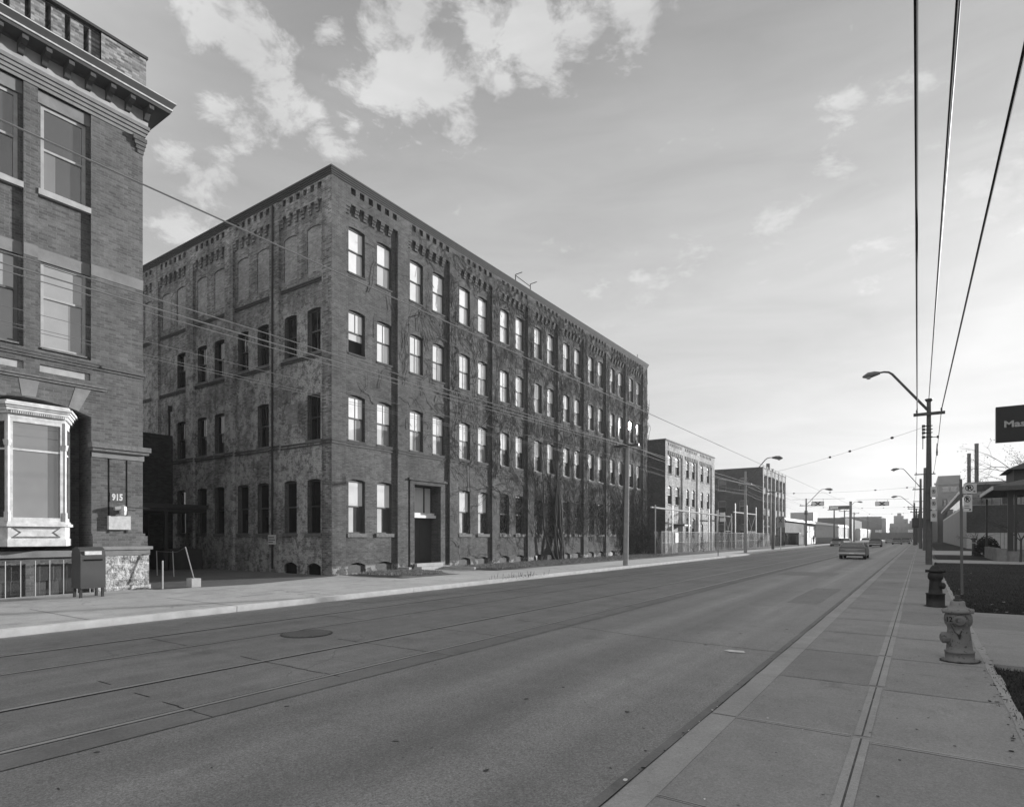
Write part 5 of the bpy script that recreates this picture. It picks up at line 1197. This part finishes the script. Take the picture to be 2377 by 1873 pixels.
# ================================================================== right-hand side
T = Thing('company_sign', (4.2, 40, 0), 'big near-black company sign board with pale lettering Mas at its left end', 'sign')
mb = MB(); mb.box(3.27, 9.5, 40, 40.35, 6.69, 8.53); T.part('board', mb, plain('sign_black', .012, .5, .3))
mb = MB(); mb.box(8.6, 8.9, 40.05, 40.3, .1, 6.69); T.part('post', mb, M_darkmetal)
tx = text_mesh('Mas', .46, plain('sign_letters', .30, .6, .3), Matrix(((1, 0, 0, 3.58), (0, 0, -1, 39.985), (0, 1, 0, 7.44), (0, 0, 0, 1))), 'lettering', T.e, ext=.01, bold=.014, inv=T.inv, sx=1.2)

T = Thing('glazed_pavilion', (8, 55, 0), 'dark low pavilion with wide eaves, pale fascia and glazed corner on a planter base', 'pavilion')
mb = MB(); mb.box(4.2, 4.75, 50.95, 51.5, .1, .97); mb.box(4.75, 30, 51.2, 51.55, .1, .80); mb.box(4.2, 4.5, 51.5, 60, .1, .97); T.part('planter_wall', mb, plain('stained_concrete', .17, .95, .1, .5, 3))
mb = MB()
for x in (4.80, 5.15, 6.6, 8.4): mb.box(x, x + (.30 if x < 5 else .14), 51.3, 51.5, .8, 4.75)
mb.box(4.78, 30, 51.35, 51.45, 4.55, 4.8); mb.box(4.28, 4.4, 60, 60.2, .8, 4.7); T.part('column', mb, M_darkmetal)
mb = MB()
for x in (4.42, 4.62): mb.box(x, x + .02, 51.4, 51.44, .97, 4.75)
mb.box(4.3, 4.8, 51.4, 51.45, 2.38, 2.44); T.part('glazing_bar', mb, M_darkmetal)
mb = MB(); mb.box(10.5, 30, 52.5, 66, .1, 4.75); T.part('core', mb, brick('pavilion_brick', .06, .3, 1.3, .3))
mb = MB(); mb.box(4.0, 32, 50.6, 60.4, 4.82, 5.12); 
mb.hexa([(4.0, 50.6, 5.121), (32, 50.6, 5.121), (32, 60.4, 5.121), (4.0, 60.4, 5.121), (6.3, 52.6, 5.75), (30, 52.6, 5.75), (30, 58.4, 5.75), (6.3, 58.4, 5.75)]); T.part('roof', mb, plain('roof_shingle', .09, .9, .2, .5, 8))
mb = MB(); mb.box(3.93, 3.998, 50.55, 60.4, 4.86, 5.10); T.part('fascia', mb, M_white)
mb = MB(); mb.box(5.3, 12, 53.2, 57.6, 5.4, 6.35); mb.hexa([(4.9, 52.8, 6.36), (12.4, 52.8, 6.36), (12.4, 58, 6.36), (4.9, 58, 6.36), (6.2, 54, 7.0), (11, 54, 7.0), (11, 56.8, 7.0), (6.2, 56.8, 7.0)]); T.part('clerestory', mb, plain('dark_cladding', .05, .7, .3, .6, 10))
mb = MB(); mb.box(6.2, 9.0, 51.9, 52.0, 3.5, 3.62); mb.box(6.7, 6.85, 51.95, 52.1, .8, 3.5); T.part('inner_frame', mb, M_pale)
mb = MB(); mb.lathe([(.5, 0), (.7, .5), (.6, 1.0), (.2, 1.4)], 10, (4.3, 63.5, .1)); 
sh = MB()
for _ in range(2600):
    v = Vector((R.gauss(0, 1), R.gauss(0, 1), abs(R.gauss(0, 1)))).normalized() * R.uniform(.6, 1.0); q = Vector((4.6 + v.x * 1.0, 63.5 + v.y * 1.2, .1 + v.z * 1.7)); a = Vector((R.gauss(0, 1), R.gauss(0, 1), R.gauss(0, 1))).normalized() * .08; b = a.cross(Vector((R.random(), R.random(), R.random()))).normalized() * .05
    sh.quad(q - a, q + b, q + a, q - b)
sh.tube([(4.6, 63.5, .1), (4.6, 63.5, 1.2)], .05, 5)
sh.build('evergreen_shrub', plain('dark_foliage', .04, 1, .1), None, 'dark rounded evergreen bush beside the pavilion corner', 'shrub')

T = Thing('side_factory', (5.4, 106, 0), 'dark brick factory with a pale base and a long white eave, beside the lawn', 'factory')
M_dkbr = brick('dark_brick', .052, .3, 1.3, .5)  # brick with a dark tone of its own
G = Fr((0, 106, 0), (1, 0, 0), (0, -1, 0)); F5 = Fr((5.4, 0, 0), (0, -1, 0), (-1, 0, 0))
mb = MB(); owall(mb, G, 5.4, 60, 2.25, 9.25, 0, [(5.9, 9.4, 6.2, 8.1), (10, 14, 6.2, 8.1)], .15); T.part('wall', mb, M_dkbr)
mb = MB(); mb.box(5.4, 60, 106, 210, 9.25, 9.4); mb.box(5.3, 60, 105.95, 210, 9.0, 9.249); T.part('roof', mb, M_grey)
mb = MB(); owall(mb, G, 5.4, 60, 0, 2.25, .06, [], 0); mb.quad(G(5.4, 2.25, 0), G(60, 2.25, 0), G(60, 2.25, .06), G(5.4, 2.25, .06)); T.part('base', mb, plain('painted_base', .34, .9, .2, .3, 2))
mb = MB(); owall(mb, F5, -210, -106, 0, 6.0, 0, [], 0); mb.box(5.36, 5.42, 105.9, 107.4, 0, 6); T.part('street_wall', mb, plain('rendered_wall', .24, .9, .2, .2, 1))
mb = MB(); mb.box(4.9, 5.39, 112, 210, 8.15, 8.65); T.part('eave', mb, M_white)
mb = MB(); mb.box(5.38, 5.5, 106, 210, 6.0, 9.0); T.part('clerestory', mb, M_galv)
mb = MB()
for k in range(34): mb.box(5.33, 5.37, 107 + 3 * k, 109.3 + 3 * k, 6.3, 8.0)
T.part('clerestory_glazing', mb, G_dim)
for a, b in ((5.9, 9.4), (10, 14)):
    mb = MB(); 
    for k in range(4): fbox(mb, G, a + (b - a) * k / 3 - .04, a + (b - a) * k / 3 + .04, 6.2, 8.1, -.12, -.06)
    fbox(mb, G, a, b, 7.1, 7.16, -.12, -.06); w = T.part('window', mb, M_deepframe); mb = MB(); mb.quad(G(a, 6.2, -.11), G(b, 6.2, -.11), G(b, 8.1, -.11), G(a, 8.1, -.11)); T.part('pane', mb, G_side, parent=w)
mb = MB(); mb.box(5.8, 14.2, 105.9, 106.02, 6.08, 6.2); T.part('sill', mb, M_grey)
T = Thing('tall_works_block', (4.3, 215, 0), 'tall plain works block rising behind the white-eaved factory', 'building')
mb = MB(); Gt = Fr((0, 215, 0), (1, 0, 0), (0, -1, 0)); owall(mb, Gt, 4.3, 9.6, 0, 19.4, 0, [(5.3, 7.0, 14.6, 16.3), (7.3, 8.9, 14.6, 16.3), (5.3, 9, 10.5, 12.6)], .3); mb.quad((4.3, 215, 0), (4.3, 250, 0), (4.3, 250, 19.4), (4.3, 215, 19.4)); mb.quad((4.3, 215, 19.4), (9.6, 215, 19.4), (9.6, 250, 19.4), (4.3, 250, 19.4)); mb.quad((9.6, 215, 0), (9.6, 250, 0), (9.6, 250, 19.4), (9.6, 215, 19.4))
mb.box(3.4, 10, 214.5, 215.5, 16.8, 17.3); T.part('wall', mb, plain('works_wall', .15, .9, .2, .2, .6))
for h in ((5.3, 7.0, 14.6, 16.3), (7.3, 8.9, 14.6, 16.3), (5.3, 9, 10.5, 12.6)): window(T, Gt, *h, -.2, 0, (G_dim, G_dim), muntin=True, sill=.1)
T = Thing('low_works_wing', (3.0, 212, 0), 'lower grey works wing with an upright flue at its street corner', 'building')
mb = MB(); mb.box(2.8, 4.2, 213, 260, 0, 9.5); T.part('wall', mb, M_grey); mb = MB(); mb.tube([(2.2, 212, 0), (2.2, 212, 9)], .5, 8); T.part('flue', mb, M_galv)
for k, (x, r, h) in enumerate(((7.53, .29, 17.2), (8.65, .32, 18.95))):
    mb = MB(); mb.lathe([(r * 1.04, 8), (r, h - .3), (r * 1.05, h - .28), (r * 1.05, h)], 16, (x, 140, 0)); mb.build('chimney_stack', plain('stack_grey_%s' % 'ab'[k], .045, .8, .3), None, ['shorter left-hand metal chimney stack above the side factory', 'taller right-hand metal chimney stack above the side factory'][k], 'chimney')
T = Thing('yard_bollard', (4.33, 73.6, .1), 'short thick dark post with a cap on the concrete drive', 'bollard')
mb = MB(); mb.lathe([(.16, 0), (.15, 1.3), (.22, 1.32), (.2, 1.5), (.05, 1.55)], 10, (4.33, 73.6, .1)); T.part('post', mb, M_darkmetal)
mb = MB(); mb.lathe([(.152, .9), (.153, 1.1)], 10, (4.33, 73.6, .1)); T.part('band', mb, M_grey)
# the warehouse beyond the right edge of the view whose shadow lies over the street
T = Thing('warehouse', (25, 120, 0), 'long brick warehouse out of frame on the right whose shadow covers the road', 'warehouse')
mb = MB(); FW = Fr((25, 0, 0), (0, 1, 0), (-1, 0, 0)); hs = [(62 + 4 * k, 64.2 + 4 * k, z, z + 2.2) for k in range(34) for z in (2, 6.5, 11, 15)]
SH = 17.7
owall(mb, FW, 60, 205, 0, SH, 0, hs, .2); mb.quad((25, 60, 0), (50, 60, 0), (50, 60, SH), (25, 60, SH)); mb.quad((25, 60, SH), (50, 60, SH), (50, 205, SH), (25, 205, SH)); mb.quad((25, 205, 0), (50, 205, 0), (50, 205, SH), (25, 205, SH)); mb.quad((50, 60, 0), (50, 205, 0), (50, 205, SH), (50, 60, SH))
T.part('wall', mb, M_dkbr)
mb = MB(); mb.box(25.15, 25.2, 61, 204, 1, 17.3); T.part('glazing', mb, G_dim)

# ================================================================== far background
T = Thing('white_roofed_shed', (-19.5, 114, 0), 'long low shed with a bright roof and white corrugated street wall', 'shed')
mb = MB(); mb.box(-40, -19.5, 113, 135.8, 0, 4.2); T.part('brick_wall', mb, brick('shed_brick', .13, .3, 1.2, .3))
mb = MB(); mb.box(-40, -19.5, 135.8, 150, 0, 3.9); T.part('grey_wall', mb, M_grey)
mb = MB(); mb.box(-40, -19.5, 150, 222, 0, 4.5)
for k in range(60): mb.box(-19.5, -19.42, 150.4 + 1.2 * k, 150.9 + 1.2 * k, .8, 4.4)
T.part('white_wall', mb, M_white)
mb = MB(); mb.hexa([(-40, 112.6, 4.5), (-19.2, 112.6, 4.5), (-19.2, 223, 4.5), (-40, 223, 4.5), (-40, 112.6, 5.6), (-19.6, 112.6, 5.0), (-19.6, 223, 5.2), (-40, 223, 5.8)]); T.part('roof', mb, M_white)
mb = MB(); mb.box(-19.45, -19.3, 136, 222, .1, 1.5); T.part('low_wall', mb, M_grey)
mb = MB(); mb.box(-27.5, -24.5, 128, 131, 5.2, 6.6); mb.box(-25.1, -24.3, 129, 130, 6.6, 8.0); mb.tube([(-27.2, 129.5, 6.5), (-25.5, 129.5, 7.3)], .3, 6); mb.build('roof_plant', M_grey, None, 'ventilation machinery standing on the bright shed roof', 'machinery')
mb = MB(); mb.box(-33, -26.6, 200, 208, 4.5, 9.0); mb.build('roof_tank_house', M_grey, None, 'flat dark box-shaped roof house behind the lamp pole', 'roof house')
T = Thing('dark_warehouse', (-21, 236, 0), 'big dark windowless warehouse behind the white shed', 'building')
mb = MB(); mb.box(-44, -21, 232, 300, 0, 8.1); T.part('wall', mb, plain('dark_works_wall', .055, .9, .2, .2, .5)); mb = MB(); mb.box(-21, -19.3, 231, 236, 0, 7.7); T.part('end_pier', mb, M_pale)
T = Thing('dark_mill_block', (-16, 300, 0), 'dark block standing beyond the white shed, with a paler right end', 'building')
mb = MB(); mb.box(-33, -15.5, 340, 380, 0, 11.3); T.part('wall', mb, MATS['dark_works_wall']); mb = MB(); mb.box(-15.5, -13.6, 341, 378, 0, 10.4); T.part('end_wall', mb, M_grey)
mb = MB(); mb.box(-26, -19.5, 272, 335, 0, 4.8); 
for k in range(24): mb.box(-19.5, -19.4, 273 + 2.5 * k, 274.3 + 2.5 * k, .8, 4.5)
mb.build('small_white_shed', M_white, None, 'small white corrugated shed farther down the far side of the street', 'shed')
M_far = plain('far_masonry', .085, .95, .1, .3, .2)
def block(name, label, boxes, wins_=None, mat=None, cat='building'):
    x0, x1, y0, y1, h = boxes[0]; T = Thing(name, ((x0 + x1) / 2, y0, 0), label, cat); mb = MB()
    for b in boxes: mb.box(b[0], b[1], b[2], b[3], -1, b[4])
    T.part('wall', mb, mat or M_far); mb = MB()
    for b in boxes:
        z = 3
        while z < b[4] - 2:
            x = b[0] + 1
            while x < b[1] - 1.6: mb.box(x, x + 1.1, b[2] - .12, b[2] - .02, z, z + 1.4); x += 2.6
            z += 3.2
    if mb.v: T.part('windows', mb, M_darkmetal, kind='stuff')
block('long_terrace', 'long pale three-storey block closing the far end of the street', [(-24, 2, 450, 470, 9.8), (-24, -10, 449, 460, 8.5)])
block('far_tower', 'tall pale stepped tower on the skyline above the street end', [(-14.5, -9.1, 470, 480, 15.2), (-12.6, -10.4, 471, 479, 17)])
block('far_house', 'small gabled house-like block on the skyline right of the tower', [(-9.0, -6.2, 440, 450, 12.4)])
block('far_flats', 'lower pale flats beside the skyline tower, at its right', [(-5.6, -1.5, 460, 470, 11.6), (-4.6, -3.2, 460, 466, 13)])
block('low_shopfronts', 'dark row of low shopfronts across the end of the street', [(-22, -1, 330, 340, 3.4)], mat=MATS['dark_works_wall'])
mb = MB(); mb.box(-17.5, -16, 329, 329.6, 3.6, 4.6); mb.box(-16, -15, 329, 329.6, 3.4, 4.7); mb.build('white_billboard', M_white, None, 'pair of small white boards above the distant shopfronts, left of centre', 'billboard')
mb = MB(); mb.box(-4.6, -2.4, 329, 329.6, 3.5, 4.8); mb.build('white_billboard', M_white, None, 'single small white board above the distant shopfronts, beside the poles', 'billboard')
for k, (x, y, h) in enumerate(((-13.6, 300, 7), (-8.5, 320, 7.5), (-3.2, 345, 10), (-1.2, 300, 7.5))):
    bare_tree('distant_tree', (x, y, 0), h, ['small grey tree at the far left of the street end', 'grey tree below the skyline tower', 'tall grey tree right of the skyline tower', 'grey tree beside the far poles'][k], 'tree', 'trees at the end of the street', depth=4, r=.1, trunk=.25, buds=3, mat=M_twig)

T = Thing('bus_shelter', (-18.4, 111.2, .13), 'small dark flat-roofed bus shelter at the far kerb beyond the mills', 'shelter')
mb = MB(); mb.box(-19.6, -16.9, 110.8, 112.8, 2.2, 2.36); T.part('roof', mb, M_darkmetal)
mb = MB(); mb.box(-19.5, -17.0, 110.9, 110.94, .3, 2.2); mb.box(-19.5, -19.46, 110.94, 112.6, .3, 2.2); T.part('panel', mb, G_blk)
for x in (-19.5, -17.06): mb = MB(); mb.box(x, x + .08, 110.86, 110.9, .1, 2.2); T.part('post', mb, M_darkmetal)

# ================================================================== cars
def car(loc, heading, label, shade, hatch=False, L_=4.6, Wd=1.8, H_=1.38):
    T = Thing('parked_car' if 'parked' in label else 'car', loc, label, 'car', 'cars on the street', heading)
    # local: +y forward, model then placed by the empty
    hw = Wd / 2; y0, y1 = -L_ / 2, L_ / 2
    paint = plain('car_paint_%d' % int(shade * 1000), shade, .3, .5, .05)
    st = [(y0, .42, .66, .86), (y0 + .06, .30, .84, .96), (y0 + .5, .24, .93, 1.0), (y0 + 1.1, .22, .95, 1.0), (y1 - 1.5, .22, .93, 1.0), (y1 - .4, .24, .80, .98), (y1 - .05, .30, .72, .93), (y1, .42, .62, .85)]
    mb = MB(); rings = []
    for y, zl, zh, k in st:
        w = hw * k; ring = [(-w * .92, zl), (-w, zl + .12), (-w, zh - .16), (-w * .93, zh), (w * .93, zh), (w, zh - .16), (w, zl + .12), (w * .92, zl)]
        i = len(mb.v); mb.v += [(x, y, z) for x, z in ring]; rings.append(i)
    for a, b in zip(rings, rings[1:]):
        for k in range(8): mb.f.append((a + k, a + (k + 1) % 8, b + (k + 1) % 8, b + k)); mb.mi.append(0)
    mb.f += [tuple(rings[0] + k for k in range(8)), tuple(rings[-1] + k for k in reversed(range(8)))]; mb.mi += [0, 0]
    body = T.part('body', mb, paint, world=False)
    ry0 = y0 + (.22 if hatch else .75); ry1 = y0 + (1.0 if hatch else 1.35); ry2 = y1 - 2.15; ry3 = y1 - 1.45; bz = .92
    def cabin(mb, s, zt, inset=0):
        wb, wt = hw * .93 * s, hw * .74 * s
        return [(-wb, ry0 + inset, bz), (wb, ry0 + inset, bz), (wb, ry3 - inset, bz), (-wb, ry3 - inset, bz), (-wt, ry1, zt), (wt, ry1, zt), (wt, ry2, zt), (-wt, ry2, zt)]
    mb = MB(); mb.hexa(cabin(mb, .985, H_ - .05, .02)); T.part('glass', mb, G_dim if shade > .1 else G_side, world=False)
    mb = MB(); c = cabin(mb, 1.0, H_ - .04); wt = hw * .74
    mb.hexa([(-wt, ry1 - .02, H_ - .05), (wt, ry1 - .02, H_ - .05), (wt, ry2, H_ - .05), (-wt, ry2, H_ - .05), (-wt * .93, ry1 + .04, H_ + .01), (wt * .93, ry1 + .04, H_ + .01), (wt * .93, ry2 - .04, H_ + .01), (-wt * .93, ry2 - .04, H_ + .01)])
    for a, b in ((0, 4), (1, 5), (2, 6), (3, 7)): mb.tube([c[a], c[b]], .045, 5)
    for s_ in (-1, 1): mb.tube([(s_ * hw * .93, (ry0 + ry3) / 2, bz), (s_ * wt, (ry1 + ry2) / 2, H_ - .04)], .035, 4)
    T.part('roof', mb, paint, world=False)
    for sx_ in (-1, 1):
        for wy in (y0 + .9, y1 - .85):
            mb = MB(); mb.tube([(sx_ * (hw - .22), wy, .31), (sx_ * (hw - .02), wy, .31)], .31, 16); wh = T.part('wheel', mb, M_rubber, world=False)
            mb = MB(); mb.tube([(sx_ * (hw - .03), wy, .31), (sx_ * (hw + .0), wy, .31)], .17, 12); T.part('rim', mb, M_galv, parent=wh, world=False)
    for s_, nm in ((y0, 'rear_bumper'), (y1, 'front_bumper')):
        mb = MB(); mb.box(-hw * .97, hw * .97, s_ - .07, s_ + .05, .40, .54); T.part(nm, mb, M_galv, world=False)
    for s_ in (-1, 1):
        mb = MB(); mb.box(min(s_ * .45, s_ * .84), max(s_ * .45, s_ * .84), y0 - .012, y0 + .05, .60, .74); T.part('tail_light', mb, plain('tail_light_lens', .12, .3, .5), world=False)
        mb = MB(); mb.box(min(s_ * .5, s_ * .78), max(s_ * .5, s_ * .78), y1 - .04, y1 + .012, .58, .72); T.part('headlight', mb, M_pale, world=False)
    mb = MB(); mb.box(-.17, .17, y0 - .08, y0 - .072, .42, .52); T.part('number_plate', mb, M_pale, world=False)
    T.loc = None; return T
car((-4.4, 55.5, 0), 0, 'pale grey hatchback driving away down the near lane, nearest car', .14, hatch=True, L_=4.7, Wd=1.86, H_=1.28)
car((-6.2, 118, 0), 0, 'dark sedan with a pale roof driving away near the twin tracks', .07)
car((-4.2, 156, 0), 0, 'dark sedan far ahead on the near lane', .06)
car((-2.9, 168, 0), rad(4), 'small dark parked car just behind the far sedan at the near kerb', .05)
car((-12.4, 122, 0), math.pi, 'dark parked sedan facing the camera at the far kerb', .05)
car((-11.6, 128, 0), math.pi, 'white parked car tucked behind the dark one at the far kerb', .6)
car((-11.0, 175, 0), math.pi, 'distant dark parked car by the white shed', .08)
car((-9.7, 150, 0), math.pi, 'white-nosed distant car meeting the camera beyond the sedan', .55)
car((-12.3, 200, 0), math.pi, 'most distant dark parked car by the small white shed', .06)

car((-6.6, 185, 0), 0, 'faint distant sedan driving away between the far sedan and the tracks', .12)
car((-3.0, 230, 0), 0, 'faintest dark car at the very end of the near lane', .06)
# ================================================================== the walker, far down the far sidewalk
T = Thing('person', (-18.2, 137, .13), 'person in dark clothes walking on the far sidewalk', 'person')
me = bpy.data.meshes.new('body')
J = {'pel': ((0, 0, .95), .13), 'belly': ((0, .01, 1.12), .12), 'chest': ((0, .0, 1.32), .145), 'neck': ((0, .01, 1.50), .055), 'head': ((0, .03, 1.60), .085), 'crown': ((0, .03, 1.70), .075),
     'shL': ((-.17, 0, 1.42), .06), 'elL': ((-.22, -.10, 1.16), .042), 'wrL': ((-.20, .06, .95), .03), 'haL': ((-.19, .10, .88), .032), 'shR': ((.17, 0, 1.42), .06), 'elR': ((.22, .05, 1.15), .042), 'wrR': ((.20, .20, .98), .03), 'haR': ((.19, .25, .93), .032),
     'hpL': ((-.09, 0, .90), .095), 'knL': ((-.10, .18, .50), .062), 'anL': ((-.10, .16, .10), .042), 'toL': ((-.10, .34, .04), .035), 'hpR': ((.09, 0, .90), .095), 'knR': ((.10, .02, .49), .062), 'anR': ((.10, -.28, .14), .042), 'toR': ((.10, -.14, .04), .035)}
ks = list(J); E_ = [('pel', 'belly'), ('belly', 'chest'), ('chest', 'neck'), ('neck', 'head'), ('head', 'crown'), ('chest', 'shL'), ('shL', 'elL'), ('elL', 'wrL'), ('wrL', 'haL'), ('chest', 'shR'), ('shR', 'elR'), ('elR', 'wrR'), ('wrR', 'haR'), ('pel', 'hpL'), ('hpL', 'knL'), ('knL', 'anL'), ('anL', 'toL'), ('pel', 'hpR'), ('hpR', 'knR'), ('knR', 'anR'), ('anR', 'toR')]
vs = [J[k][0] for k in ks]; rs = [J[k][1] for k in ks]; ed = [(ks.index(a), ks.index(b)) for a, b in E_]
for w, s_ in (('haL', -1), ('haR', 1)):   # short curled fingers and a thumb
    b = Vector(J[w][0])
    for f in range(5):
        o = Vector(((f - 2) * .014 if f < 4 else -s_ * .03, .02, -.045 - .008 * (1.5 - abs(f - 1.5)))); vs += [tuple(b + o), tuple(b + o * 1.7 + Vector((0, .015, 0)))]; rs += [.009, .008]; ed += [(ks.index(w), len(vs) - 2), (len(vs) - 2, len(vs) - 1)]
me.from_pydata(vs, ed, []); me.materials.append(plain('dark_clothes', .05, .9, .2))
po = bpy.data.objects.new('body', me); COL.objects.link(po); po.parent = T.e
md = po.modifiers.new('skin', 'SKIN'); 
for i, v in enumerate(me.skin_vertices[0].data if me.skin_vertices else []): v.radius = (rs[i], rs[i])
if not me.skin_vertices:
    bpy.context.view_layer.objects.active = po
po.modifiers.new('sub', 'SUBSURF').levels = 1
T.e.rotation_euler = (0, 0, rad(-20))
mb = MB(); mb.lathe([(.09, 1.62), (.10, 1.68), (.09, 1.75), (.04, 1.79)], 10, (0, .01, 0)); T.part('hair', mb, M_void, world=False)

# ================================================================== haze
mb = MB(); mb.box(-1600, 1600, -350, 3100, -1.2, 24)
m = newmat('haze_air'); t = NT(m); v = t.n('ShaderNodeVolumePrincipled'); v.inputs['Density'].default_value = .00055; v.inputs['Color'].default_value = (.9, .9, .9, 1); v.inputs['Anisotropy'].default_value = .2
o_ = t.n('ShaderNodeOutputMaterial'); t.L.new(v.outputs[0], o_.inputs['Volume'])
hz = mb.build('haze', m, kind='stuff')
